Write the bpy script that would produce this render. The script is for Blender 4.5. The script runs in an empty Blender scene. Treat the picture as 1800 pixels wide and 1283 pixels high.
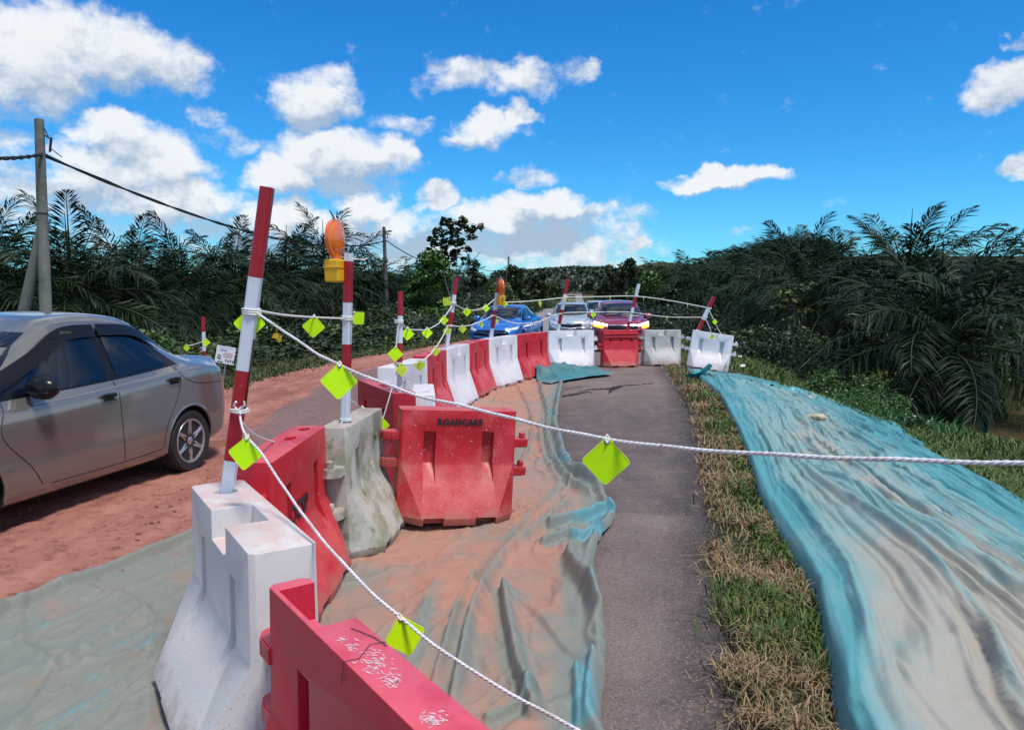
import bpy, bmesh, math, random
import numpy as np
from mathutils import Vector, Matrix
from mathutils.bvhtree import BVHTree
R = math.radians
random.seed(7); np.random.seed(7)
scene = bpy.context.scene
COL = scene.collection

# ------------------------------------------------------------------ camera
FPX, CAMH, HORY, CX, CY = 1320.0, 1.65, 522.0, 900.0, 641.5
PITCH = math.atan((CY-HORY)/FPX)
cam_d = bpy.data.cameras.new('camera'); cam = bpy.data.objects.new('camera', cam_d); COL.objects.link(cam)
cam_d.sensor_width = 36; cam_d.lens = FPX/1800*36; cam_d.clip_start = .05; cam_d.clip_end = 3000
cam.location = (0, 0, CAMH); cam.rotation_euler = (R(90)-PITCH, 0, 0)
scene.camera = cam
# ------------------------------------------------------------------ world, sun, exposure
SUN_EL, SUN_AZ = 67.0, 136.0        # azimuth clockwise from +Y
scene.view_settings.view_transform = 'Standard'; scene.view_settings.look = 'None'
scene.view_settings.exposure = 0.30; scene.view_settings.gamma = 1.0
scene.view_settings.use_curve_mapping = False
world = bpy.data.worlds.new('World'); scene.world = world; world.use_nodes = True
sun_d = bpy.data.lights.new('sun', 'SUN'); sun = bpy.data.objects.new('sun', sun_d); COL.objects.link(sun)
sun_d.energy = 2.9; sun_d.angle = R(12); sun_d.color = (1, .95, .88)
_sd = Vector((math.sin(R(SUN_AZ))*math.cos(R(SUN_EL)), math.cos(R(SUN_AZ))*math.cos(R(SUN_EL)), math.sin(R(SUN_EL))))
sun.rotation_euler = (-_sd).to_track_quat('-Z', 'Y').to_euler(); sun.location = (0, 0, 30)

class NT:
    """tiny node-tree helper"""
    def __init__(s, nt): s.nt = nt; s.L = nt.links
    def n(s, t, **kw):
        o = s.nt.nodes.new(t)
        for k, v in kw.items(): setattr(o, k, v)
        return o
    def put(s, sock, v):
        if isinstance(v, bpy.types.NodeSocket): s.L.new(v, sock)
        else:
            if sock.type == 'RGBA' and not isinstance(v, (int, float)) and len(v) == 3: v = (*v, 1)
            sock.default_value = v
    def m(s, op, a, b=None, c=None, clamp=False):
        o = s.n('ShaderNodeMath', operation=op); o.use_clamp = clamp
        s.put(o.inputs[0], a)
        if b is not None: s.put(o.inputs[1], b)
        if c is not None: s.put(o.inputs[2], c)
        return o.outputs[0]
    def v(s, op, a, b=None):
        o = s.n('ShaderNodeVectorMath', operation=op); s.put(o.inputs[0], a)
        if b is not None: s.put(o.inputs[1], b)
        return o.outputs['Value'] if op in ('LENGTH', 'DOT_PRODUCT', 'DISTANCE') else o.outputs[0]
    def mr(s, x, a, b, c=0., d=1., smooth=True):
        o = s.n('ShaderNodeMapRange'); o.interpolation_type = 'SMOOTHSTEP' if smooth else 'LINEAR'
        for i, q in enumerate((x, a, b, c, d)): s.put(o.inputs[i], q)
        return o.outputs[0]
    def mix(s, f, a, b, mode='MIX'):
        o = s.n('ShaderNodeMix', data_type='RGBA', blend_type=mode)
        s.put(o.inputs[0], f); s.put(o.inputs[6], a); s.put(o.inputs[7], b)
        return o.outputs[2]
    def noise(s, vec, scale, detail=4, rough=.55, dist=0., out=0):
        o = s.n('ShaderNodeTexNoise'); s.put(o.inputs['Vector'], vec)
        o.inputs['Scale'].default_value = scale; o.inputs['Detail'].default_value = detail
        o.inputs['Roughness'].default_value = rough; o.inputs['Distortion'].default_value = dist
        return o.outputs[out]

def px_azel(px, py):
    a = (px-CX)/FPX; b = -(py-CY)/FPX
    d = Vector((a, math.cos(PITCH)+b*math.sin(PITCH), -math.sin(PITCH)+b*math.cos(PITCH))).normalized()
    return math.atan2(d.x, d.y), math.asin(d.z)

CLOUDS = [  # photo px centre, radii, strength
 (60,95,110,75,1.0),(150,75,95,65,1.0),(215,95,75,55,.95),(305,112,60,38,.75),(20,50,60,30,.6),(45,185,110,28,.45),(0,225,70,26,.5),
 (205,240,60,40,1.0),(250,285,90,55,1.0),(160,290,70,40,.8),(310,345,110,48,.95),(60,325,85,30,.75),(380,380,60,28,.6),(190,360,110,40,.5),
 (365,195,38,18,.5),(400,235,45,22,.5),(440,262,34,15,.5),(385,290,40,17,.45),
 (553,165,66,50,.85),(560,200,52,30,.75),(700,215,60,20,.5),(740,205,22,12,.45),
 (600,280,110,52,1.0),(505,318,62,34,.95),(690,270,42,36,.85),(600,330,95,26,.7),
 (850,140,95,34,.72),(925,135,50,34,.7),(1010,125,50,26,.62),(1040,108,22,16,.6),(790,110,45,18,.6),
 (855,232,66,26,.85),(905,205,32,22,.85),(800,250,40,12,.6),
 (925,312,60,20,.62),(768,352,42,26,1.0),(650,372,60,30,.9),(480,378,80,28,.9),(560,395,90,26,.8),(700,392,60,28,.85),
 (955,368,85,32,1.0),(870,385,80,30,.9),(1045,378,45,17,.8),(985,352,32,20,.9),(940,420,140,40,.85),(1000,450,120,30,.7),(850,440,110,30,.7),
 (1120,432,26,13,.8),(1050,440,50,22,.6),(640,415,140,26,.7),(420,400,90,30,.6),
 (1275,318,100,20,1.0),(1215,322,50,14,.8),(1345,314,46,15,.8),
 (1762,145,52,34,1.0),(1800,120,40,24,.9),(1792,300,26,17,.9),(1790,66,20,11,.7),(700,428,320,62,.60),(1000,425,160,75,.66),(150,345,250,70,.6),(560,440,260,40,.5),(1300,397,22,7,.4),(1172,412,18,6,.35)]
def build_world():
    nt = world.node_tree; nt.nodes.clear(); T = NT(nt)
    tc = T.n('ShaderNodeTexCoord'); D = tc.outputs['Generated']
    sp = T.n('ShaderNodeSeparateXYZ'); T.put(sp.inputs[0], D)
    az = T.m('ARCTAN2', sp.outputs[0], sp.outputs[1]); el = T.m('ARCSINE', sp.outputs[2])
    cb = T.n('ShaderNodeCombineXYZ'); T.put(cb.inputs[0], az); T.put(cb.inputs[1], el)
    P = cb.outputs[0]
    w1 = T.noise(P, 9, 2, .5, out=1)
    Pw = T.v('ADD', P, T.v('MULTIPLY', T.v('SUBTRACT', w1, (.5, .5, .5)), (.09, .06, 0)))
    w2 = T.noise(P, 34, 3, .6, out=1)
    Pw = T.v('ADD', Pw, T.v('MULTIPLY', T.v('SUBTRACT', w2, (.5, .5, .5)), (.042, .03, 0)))
    def blobs(Pq, lst):
        acc = None
        for (cx, cy, rx, ry, st) in lst:
            a, e = px_azel(cx, cy); kx, ky = FPX/rx*.80, FPX/ry*.80
            o = T.n('ShaderNodeVectorMath', operation='MULTIPLY_ADD'); T.put(o.inputs[0], Pq); o.inputs[1].default_value = (kx, ky, 0); o.inputs[2].default_value = (-a*kx, -e*ky, 0)
            r2 = T.v('DOT_PRODUCT', o.outputs[0], o.outputs[0])
            c = T.m('MULTIPLY_ADD', r2, -st*1.1, st*1.1)
            acc = c if acc is None else T.m('MAXIMUM', acc, c)
        return T.m('MAXIMUM', acc, 0.)
    # unseen cumulus outside the frame, made denser to whiten the ambient light
    inside = T.m('MULTIPLY', T.mr(T.m('ABSOLUTE', az), .62, .78, 1, 0), T.mr(el, .42, .55, 1, 0))
    far = T.m('MULTIPLY', T.mr(T.noise(T.v('MULTIPLY', P, (1, 1.5, 1)), 3.2, 3, .55), .40, .62), T.m('SUBTRACT', 1, inside))
    Ps = T.v('MULTIPLY', P, (1, 1.35, 1))
    nz = lambda p: T.noise(p, 21, 7, .64)
    n0 = nz(Ps); n1 = nz(T.v('ADD', Ps, (-.005, .02, 0)))
    base = T.m('ADD', blobs(Pw, CLOUDS), far)
    d0 = T.m('ADD', base, T.m('MULTIPLY', T.m('SUBTRACT', n0, .535), 1.55))
    big = [c for c in CLOUDS if 58 <= c[2] < 140 and c[4] >= .8]
    b1 = T.m('MAXIMUM', blobs(T.v('ADD', Pw, (-.006, .020, 0)), big), 0.); b0 = blobs(Pw, big)
    d1 = T.m('ADD', d0, T.m('ADD', T.m('SUBTRACT', b1, b0), T.m('MULTIPLY', T.m('SUBTRACT', n1, n0), 1.4)))
    alpha = T.mr(d0, .10, .80)
    lit = T.m('ADD', T.m('MULTIPLY', T.m('SUBTRACT', d0, d1), 1.9), .60, clamp=True)
    thick = T.mr(d0, .5, 1.5)
    lit2 = T.m('MULTIPLY', lit, T.m('SUBTRACT', 1.0, T.m('MULTIPLY', thick, .12)))
    cloud = T.mix(lit2, (4.0, 5.0, 6.4), (8.9, 9.1, 9.3))
    sky = T.n('ShaderNodeTexSky', sky_type='NISHITA'); sky.sun_disc = False
    sky.sun_elevation = R(SUN_EL); sky.sun_rotation = R(SUN_AZ)
    sky.altitude = 50; sky.air_density = 1.1; sky.dust_density = .0; sky.ozone_density = 4
    hs = T.n('ShaderNodeHueSaturation'); T.put(hs.inputs['Color'], sky.outputs[0])
    hs.inputs['Saturation'].default_value = 1.32; hs.inputs['Value'].default_value = 1.15; hs.inputs['Hue'].default_value = .492
    skyc = T.mix(1.0, hs.outputs[0], (.36, .92, 1.30), 'MULTIPLY')
    up = T.mr(sp.outputs[2], -.02, .02)
    col = T.mix(T.m('MULTIPLY', alpha, T.m('MULTIPLY', up, .96)), skyc, cloud)
    bg = T.n('ShaderNodeBackground'); T.put(bg.inputs[0], col); bg.inputs[1].default_value = .085
    out = T.n('ShaderNodeOutputWorld'); T.L.new(bg.outputs[0], out.inputs[0])
build_world()
scene.cycles.use_denoising = True
scene.cycles.max_bounces = 6; scene.cycles.diffuse_bounces = 3; scene.cycles.glossy_bounces = 3
scene.cycles.transparent_max_bounces = 6; scene.cycles.transmission_bounces = 3
world.cycles.sampling_method = 'MANUAL'; world.cycles.sample_map_resolution = 512

# ------------------------------------------------------------------ helpers
def ray(px, py):
    a = (px-CX)/FPX; b = -(py-CY)/FPX
    return Vector((a, math.cos(PITCH)+b*math.sin(PITCH), -math.sin(PITCH)+b*math.cos(PITCH)))
def at(px, py, Y):
    r = ray(px, py); return Vector((0, 0, CAMH))+r*(Y/r.y)
def gz(px, py, z=0.):
    r = ray(px, py); return Vector((0, 0, CAMH))+r*((z-CAMH)/r.z)

def tag(o, label=None, cat=None, group=None, kind=None):
    if label: o['label'] = label
    if cat: o['category'] = cat
    if group: o['group'] = group
    if kind: o['kind'] = kind
    return o
def empty(name, loc=(0,0,0), rz=0., rot=None):
    o = bpy.data.objects.new(name, None); COL.objects.link(o); o.empty_display_size = .1
    o.location = loc; o.rotation_euler = rot if rot else (0, 0, rz); return o
def copy_tree(o, parent=None):
    c = o.copy(); COL.objects.link(c); c.parent = parent
    for k in ('label', 'group', 'category'):
        if parent is None and k in c: pass
    for ch in o.children: copy_tree(ch, c)
    return c
class MB:
    def __init__(s): s.v = []; s.f = []; s.mi = []; s.cur = 0
    def add(s, vs, fs):
        b = len(s.v); s.v += [tuple(p) for p in vs]; s.f += [tuple(i+b for i in f) for f in fs]; s.mi += [s.cur]*len(fs); return s
    def box(s, c, d, M=None):
        x, y, z = [q/2 for q in d]; vs = [Vector((sx*x, sy*y, sz*z)) for sz in (-1, 1) for sy in (-1, 1) for sx in (-1, 1)]
        if M is not None: vs = [M @ p for p in vs]
        vs = [p+Vector(c) for p in vs]
        return s.add(vs, [(0,2,3,1),(4,5,7,6),(0,1,5,4),(1,3,7,5),(3,2,6,7),(2,0,4,6)])
    def tube(s, pts, r, n=8, cap=True, squash=None):
        pts = [Vector(p) for p in pts]; rr = r if isinstance(r, (list, tuple)) else [r]*len(pts)
        vs = []; up = None
        for i, p in enumerate(pts):
            t = (pts[min(i+1, len(pts)-1)]-pts[max(i-1, 0)]).normalized()
            if up is None: up = Vector((0, 0, 1)) if abs(t.z) < .9 else Vector((1, 0, 0))
            a = t.cross(up).normalized(); b = a.cross(t).normalized(); up = b
            for k in range(n):
                th = 2*math.pi*k/n; vs.append(p+a*math.cos(th)*rr[i]+b*math.sin(th)*rr[i])
        fs = [(i*n+k, i*n+(k+1) % n, (i+1)*n+(k+1) % n, (i+1)*n+k) for i in range(len(pts)-1) for k in range(n)]
        if cap: fs += [tuple(range(n-1, -1, -1)), tuple((len(pts)-1)*n+k for k in range(n))]
        return s.add(vs, fs)
    def lathe(s, prof, n=24, M=None, close=False):
        vs = []
        for (r, z) in prof:
            for k in range(n):
                th = 2*math.pi*k/n; p = Vector((r*math.cos(th), r*math.sin(th), z)); vs.append(M @ p if M is not None else p)
        m = len(prof); fs = []
        for i in range(m if close else m-1):
            j = (i+1) % m
            for k in range(n): fs.append((i*n+k, i*n+(k+1) % n, j*n+(k+1) % n, j*n+k))
        if not close: fs += [tuple(range(n-1, -1, -1)), tuple((m-1)*n+k for k in range(n))]
        return s.add(vs, fs)
    def prism(s, poly, a, b, axis='y', M=None):
        """poly in the plane, extruded from a to b along axis"""
        n = len(poly)
        def P(u, w, t):
            p = Vector((u, t, w)) if axis == 'y' else (Vector((t, u, w)) if axis == 'x' else Vector((u, w, t)))
            return M @ p if M is not None else p
        vs = [P(u, w, a) for u, w in poly]+[P(u, w, b) for u, w in poly]
        fs = [tuple(range(n)), tuple(range(2*n-1, n-1, -1))]+[(i, i+n, (i+1) % n+n, (i+1) % n) for i in range(n)]
        return s.add(vs, fs)
    def mesh(s, name, mats, smooth=False, angle=40, fix=True):
        me = bpy.data.meshes.new(name); me.from_pydata(s.v, [], s.f)
        for m in (mats if isinstance(mats, (list, tuple)) else [mats]): me.materials.append(m)
        if any(s.mi): me.polygons.foreach_set('material_index', s.mi)
        if fix or smooth:
            bm = bmesh.new(); bm.from_mesh(me)
            if fix: bmesh.ops.recalc_face_normals(bm, faces=bm.faces)
            if smooth: set_smooth(bm, angle)
            bm.to_mesh(me); bm.free()
        me.update(); return me
    def build(s, name, mats, parent=None, smooth=False, angle=40, fix=True, loc=None):
        o = bpy.data.objects.new(name, s.mesh(name, mats, smooth, angle, fix)); COL.objects.link(o)
        if parent: o.parent = parent
        if loc is not None: o.location = loc
        return o
def set_smooth(bm, angle=40):
    for f in bm.faces: f.smooth = True
    for e in bm.edges:
        e.smooth = not (len(e.link_faces) == 2 and e.calc_face_angle(0) > R(angle))
def link_mesh(name, me, parent=None):
    o = bpy.data.objects.new(name, me); COL.objects.link(o)
    if parent: o.parent = parent
    return o
def bake_mods(me_obj):
    dg = bpy.context.evaluated_depsgraph_get(); ev = me_obj.evaluated_get(dg)
    me = bpy.data.meshes.new_from_object(ev); old = me_obj.data
    me_obj.modifiers.clear(); me_obj.data = me; bpy.data.meshes.remove(old); return me
def boolean(o, cutter_mb, mats=None):
    c = cutter_mb.build('cutter_tmp', mats or list(o.data.materials))
    m = o.modifiers.new('b', 'BOOLEAN'); m.operation = 'DIFFERENCE'; m.solver = 'EXACT'; m.object = c
    bake_mods(o); me = c.data; bpy.data.objects.remove(c); bpy.data.meshes.remove(me)
def np_mesh(name, verts, faces, mats, parent=None, smooth=False, attrs=None):
    """verts (n,3), faces (m,k) arrays"""
    me = bpy.data.meshes.new(name); n, (m, k) = len(verts), faces.shape
    me.vertices.add(n); me.vertices.foreach_set('co', np.ascontiguousarray(verts, dtype=np.float32).ravel())
    me.loops.add(m*k); me.loops.foreach_set('vertex_index', np.ascontiguousarray(faces, dtype=np.int32).ravel())
    me.polygons.add(m); me.polygons.foreach_set('loop_start', np.arange(0, m*k, k, dtype=np.int32))
    if smooth: me.polygons.foreach_set('use_smooth', np.ones(m, dtype=bool))
    for mm in (mats if isinstance(mats, (list, tuple)) else [mats]): me.materials.append(mm)
    for an, av in (attrs or {}).items():
        a = me.attributes.new(an, 'FLOAT', 'POINT'); a.data.foreach_set('value', np.ascontiguousarray(av, dtype=np.float32).ravel())
    me.update(calc_edges=True)
    o = bpy.data.objects.new(name, me); COL.objects.link(o)
    if parent: o.parent = parent
    return o
def grid_faces(nu, nv):
    i = np.arange(nu-1)[:, None]*nv+np.arange(nv-1)[None, :]; i = i.ravel()
    return np.stack([i, i+nv, i+nv+1, i+1], 1)
# numpy value noise
_perm = np.random.RandomState(3).rand(512, 512)
def vnoise(x, y):
    xi = np.floor(x).astype(int); yi = np.floor(y).astype(int); fx = x-xi; fy = y-yi
    fx = fx*fx*(3-2*fx); fy = fy*fy*(3-2*fy); g = lambda a, b: _perm[a % 512, b % 512]
    return (g(xi, yi)*(1-fx)+g(xi+1, yi)*fx)*(1-fy)+(g(xi, yi+1)*(1-fx)+g(xi+1, yi+1)*fx)*fy
def fbm(x, y, o=4, g=.5):
    s = 0; a = 1; t = 0
    for i in range(o): s = s+a*vnoise(x*2**i+17.3*i, y*2**i+5.1*i); t += a; a *= g
    return s/t
def sstep(a, b, x):
    t = np.clip((x-a)/(b-a), 0, 1); return t*t*(3-2*t)

# ------------------------------------------------------------------ materials
def mat(name, color, rough=.5, metal=0., spec=.5, coat=0., layers=(), dust=None, bump=None, trans=0., attr=None, vec='obj', edge=None, sheen=0, emit=None, mud=None):
    """layers: (color, scale, lo, hi, strength[, detail]); dust: (color, lo, hi, scale) on upward faces, on the reds also painted overhead light;
    bump: (scale, strength, dist[, detail]); attr: (name, color, lo, hi)"""
    m = bpy.data.materials.new(name); m.use_nodes = True; nt = m.node_tree; T = NT(nt); b = nt.nodes['Principled BSDF']
    tc = T.n('ShaderNodeTexCoord'); oi = T.n('ShaderNodeObjectInfo')
    if vec == 'obj':
        off = T.v('MULTIPLY', T.v('ADD', oi.outputs['Random'], (0, 0, 0)), (37.1, 13.7, 51.3))
        P = T.v('ADD', tc.outputs['Object'], off)
    else:
        P = T.n('ShaderNodeNewGeometry').outputs['Position']
    c = color if isinstance(color, bpy.types.NodeSocket) else (*color, 1)
    cc = None
    for i, l in enumerate(layers):
        lc, sc, lo, hi, st = l[:5]; det = l[5] if len(l) > 5 else 5
        f = T.m('MULTIPLY', T.mr(T.noise(T.v('ADD', P, (i*7.3, 0, 0)), sc, det, .6), lo, hi), st)
        cc = T.mix(f, cc if cc is not None else c, lc)
    for (an, ac, lo, hi) in (attr or ()):
        a = T.n('ShaderNodeAttribute', attribute_name=an)
        cc = T.mix(T.mr(a.outputs['Fac'], lo, hi), cc if cc is not None else c, ac)
    if dust:
        dc, lo, hi, sc = dust[:4]
        nz = T.n('ShaderNodeSeparateXYZ'); T.put(nz.inputs[0], T.n('ShaderNodeNewGeometry').outputs['Normal'])
        f = T.m('MULTIPLY', T.mr(nz.outputs[2], lo, hi), T.mr(T.noise(P, sc, 6, .65), .3, .62))
        cc = T.mix(T.m('MULTIPLY', f, dust[4] if len(dust) > 4 else .8), cc if cc is not None else c, dc)
    if mud:
        zz = T.n('ShaderNodeSeparateXYZ'); T.put(zz.inputs[0], T.v('SUBTRACT', T.n('ShaderNodeNewGeometry').outputs['Position'], (0, 0, .03)))
        q = T.m('SUBTRACT', T.m('ADD', zz.outputs[2], T.m('MULTIPLY', T.m('SUBTRACT', T.noise(P, 9, 5, .7), .5), .35)), 0.)
        cc = T.mix(T.m('MULTIPLY', T.mr(q, mud[1]*.1, mud[1], 1, 0), mud[2]), cc if cc is not None else c, mud[0])
        sp_ = T.m('MULTIPLY', T.mr(T.noise(P, 85, 2, .6), .64, .70), T.mr(zz.outputs[2], .2, .75, .8, .15)); cc = T.mix(sp_, cc, mud[0])
    T.put(b.inputs['Base Color'], cc if cc is not None else c)
    T.put(b.inputs['Roughness'], rough); b.inputs['Metallic'].default_value = metal
    b.inputs['Specular IOR Level'].default_value = spec; b.inputs['Coat Weight'].default_value = coat; b.inputs['Coat Roughness'].default_value = .06
    if trans:
        b.inputs['Subsurface Weight'].default_value = 0
    if emit:
        T.put(b.inputs['Emission Color'], emit[0]); b.inputs['Emission Strength'].default_value = emit[1]
    if bump:
        bs = bump if isinstance(bump[0], (tuple, list)) else (bump,)
        prev = None
        for bb in bs:
            bn = T.n('ShaderNodeBump'); bn.inputs['Strength'].default_value = bb[1]; bn.inputs['Distance'].default_value = bb[2]
            T.put(bn.inputs['Height'], T.noise(P, bb[0], bb[3] if len(bb) > 3 else 5, .6))
            if prev is not None: T.L.new(prev, bn.inputs['Normal'])
            prev = bn.outputs[0]
        T.L.new(prev, b.inputs['Normal'])
    m['T'] = 0
    return m
def glassy(name, tint):
    return mat(name, tint, rough=.04, spec=.45, coat=.25)

DUSTC = (.40, .17, .12)
M_red = mat('red_plastic', (.56, .010, .022), .42, mud=((.34, .19, .14), .16, 0.6), layers=[((.42, .008, .02), 3, .35, .7, .6), ((.66, .10, .11), 7, .5, .8, .35), ((.75, .42, .38), 46, .63, .72, .28)],
            dust=((.68, .13, .12), .12, .6, 5, .65), bump=(60, .15, .004))  # pink upward faces: dust plus overhead light put into the colour
M_red_sc = mat('scuffed_red_plastic', (.50, .010, .020), .42, mud=((.34, .19, .14), .16, 0.65), layers=[((.40, .008, .02), 3, .35, .7, .6), ((.64, .12, .12), 5, .45, .75, .55), ((.78, .5, .44), 62, .635, .69, .75), ((.30, .16, .11), 2.2, .56, .72, .5), ((.72, .38, .33), 25, .66, .72, .6)],
            dust=((.62, .15, .13), .12, .55, 5, .65), bump=(60, .15, .004))  # brighter slopes paint both dust and the light from above
M_red_near = mat('worn_red_plastic', (.50, .008, .03), .4, mud=((.34, .19, .14), .16, 0.5), layers=[((.56, .03, .08), 4, .4, .7, .5), ((.60, .28, .3), 60, .66, .74, .3)],
            dust=((.74, .12, .16), .5, .9, 3, .8), bump=(80, .12, .003))  # bright pink top combines dust with painted sky light
M_red_dark = mat('deep_red_plastic', (.40, .008, .02), .45, mud=((.34, .19, .14), .16, 0.6), layers=[((.30, .008, .015), 3, .35, .7, .6)], dust=((.66, .14, .15), .12, .6, 5, .75), bump=(60, .15, .004))  # paler top and slopes: dust and painted overhead light together
WL = [((.60, .62, .68), 2.5, .35, .7, .6), ((.55, .40, .34), 9, .60, .8, .35), ((.35, .33, .30), 30, .68, .75, .5)]
M_white = mat('white_plastic', (.74, .73, .76), .45, mud=((.36, .24, .19), .13, .5), layers=WL, dust=((.70, .58, .55), .15, .6, 7, .8), bump=(55, .15, .004))
M_white_near = mat('chalky_white_plastic', (.66, .63, .60), .5, mud=((.34, .19, .14), .16, 0.6), layers=[((.56, .54, .56), 2.5, .35, .7, .6), ((.50, .42, .36), 7, .55, .8, .4), ((.12, .11, .11), 22, .72, .74, .7), ((.34, .27, .24), 120, .64, .70, .55)],
                   dust=((.62, .43, .37), .5, .95, 9, .85), bump=[(55, .2, .004), (220, .15, .002)])
M_white_grey = mat('grimy_white_plastic', (.50, .51, .49), .55, mud=((.34, .19, .14), .16, 0.6), layers=[((.36, .36, .34), 5, .4, .65, .75), ((.24, .23, .21), 14, .58, .75, .5)], dust=((.56, .50, .45), .4, .9, 7, .6), bump=(55, .2, .004))
M_moss = mat('mossy_white_plastic', (.46, .46, .40), .6, layers=[((.20, .22, .13), 4.5, .42, .62, .85), ((.11, .12, .08), 11, .55, .7, .6), ((.62, .60, .56), 16, .58, .72, .7)], dust=((.42, .27, .2), .3, .9, 7, .75), bump=(70, .3, .006))
M_post_r = mat('red_post_paint', (.36, .010, .022), .4, layers=[((.24, .01, .015), 6, .5, .8, .5), ((.6, .5, .48), 40, .72, .76, .6)])
M_post_w = mat('white_post_paint', (.66, .70, .78), .4, layers=[((.45, .47, .52), 8, .5, .8, .5), ((.15, .12, .12), 33, .70, .74, .6)])
M_lime = mat('fluorescent_lime', (.60, 1.0, .003), .5, spec=.3, layers=[((.50, .90, .01), 20, .4, .7, .4)])
M_lime_rim = mat('lime_rim', (.72, .98, .03), .5)
M_lime_dirty = mat('faded_lime', (.50, .68, .03), .5, layers=[((.45, .42, .06), 30, .4, .7, .6)])
M_rope = mat('white_rope', (.74, .73, .75), .8, layers=[((.5, .42, .36), 9, .45, .7, .6), ((.08, .06, .22), 95, .64, .68, .7), ((.5, .12, .16), 70, .68, .72, .5)], bump=(400, .4, .002))
M_rope_s = mat('thin_white_rope', (.70, .69, .66), .8)
M_black = mat('stencil_black', (.015, .012, .014), .7, layers=[((.3, .02, .03), 60, .58, .64, .55)])
M_dark = mat('black_rubber', (.018, .018, .02), .7)
M_blackpl = mat('black_plastic', (.008, .008, .010), .25, spec=.3)
M_amber = mat('amber_lens', (.85, .17, .01), .25, spec=.6, coat=.5, bump=(120, .3, .002))
M_yellow = mat('yellow_plastic', (.78, .42, .012), .4, layers=[((.6, .33, .02), 12, .5, .8, .4)])
M_steel = mat('dull_steel', (.35, .34, .33), .45, metal=.8)
M_concrete = mat('weathered_concrete', (.20, .195, .165), .85, layers=[((.11, .11, .09), 1.6, .4, .7, .8), ((.32, .32, .29), 8, .5, .75, .5)], bump=(30, .3, .01))
M_cable = mat('black_cable', (.012, .012, .013), .6)
M_glass = glassy('dark_window_glass', (.004, .006, .012))
M_windscreen = glassy('windscreen_glass', (.012, .016, .024))  # slightly paler tint than the side glass
M_chrome = mat('chrome', (.7, .7, .72), .12, metal=1.)
M_lamp = mat('headlamp_glass', (.62, .68, .74), .12, spec=.8, coat=1.)
M_rim = mat('machined_alloy', (.50, .51, .53), .3, metal=.75)
M_tyre = mat('tyre_rubber', (.018, .017, .018), .75, layers=[((.10, .05, .04), 9, .5, .8, .35)])
M_arch = mat('wheel_arch_liner', (.01, .01, .01), .9)

def bark(name, c1, c2): return mat(name, c1, .9, layers=[(c2, 6, .4, .65, .8)], bump=(14, .6, .03))
M_trunk = bark('palm_trunk', (.05, .045, .035), (.02, .02, .016))
M_bark = bark('pale_bark', (.17, .165, .14), (.08, .08, .06))
def leafmat(name, c1, c2, c3=None, rough=.45, spec=.35):
    m = bpy.data.materials.new(name); m.use_nodes = True; T = NT(m.node_tree); b = m.node_tree.nodes['Principled BSDF']
    a = T.n('ShaderNodeAttribute', attribute_name='rnd'); oi = T.n('ShaderNodeObjectInfo')
    col = T.mix(a.outputs['Fac'], c1, c2)
    if c3: col = T.mix(T.mr(a.outputs['Fac'], .8, 1.), col, c3)
    hsv = T.n('ShaderNodeHueSaturation'); T.put(hsv.inputs['Color'], col)
    T.put(hsv.inputs['Value'], T.mr(oi.outputs['Random'], 0, 1, .75, 1.25, smooth=False))
    T.L.new(hsv.outputs[0], b.inputs['Base Color']); b.inputs['Roughness'].default_value = rough; b.inputs['Specular IOR Level'].default_value = spec
    return m
M_frond = leafmat('palm_leaflets', (.007, .018, .007), (.034, .062, .022), (.085, .085, .035), rough=.48, spec=.18)
M_frond_far = leafmat('far_palm_leaflets', (.006, .016, .007), (.028, .054, .019), rough=.6, spec=.1)
M_frond_dry = leafmat('dry_palm_leaflets', (.045, .035, .024), (.11, .085, .06), rough=.6)
M_leaf = leafmat('bush_leaves', (.016, .034, .008), (.042, .066, .014), (.09, .085, .03))
M_leaf_dark = leafmat('dark_bush_leaves', (.012, .026, .010), (.028, .052, .016))
M_leaf_br = leafmat('bright_leaves', (.03, .08, .012), (.06, .15, .02), (.10, .15, .04))
M_leaf_yel = leafmat('yellow_green_leaves', (.05, .075, .015), (.11, .13, .03))
M_grass = leafmat('grass_blades', (.050, .105, .020), (.12, .18, .04), (.20, .18, .08), rough=.6)
M_grass_dk = leafmat('olive_grass_blades', (.040, .060, .016), (.095, .105, .032), (.15, .13, .06), rough=.6)  # duller olive green of the left verge grass
M_grass_lush = leafmat('lush_grass_blades', (.010, .06, .012), (.02, .11, .02), rough=.5)
M_grass_dry = leafmat('dry_grass_blades', (.24, .15, .08), (.46, .34, .20), (.16, .17, .06), rough=.75, spec=.2)
M_flower = mat('white_flower', (.7, .7, .66), .7)

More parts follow.
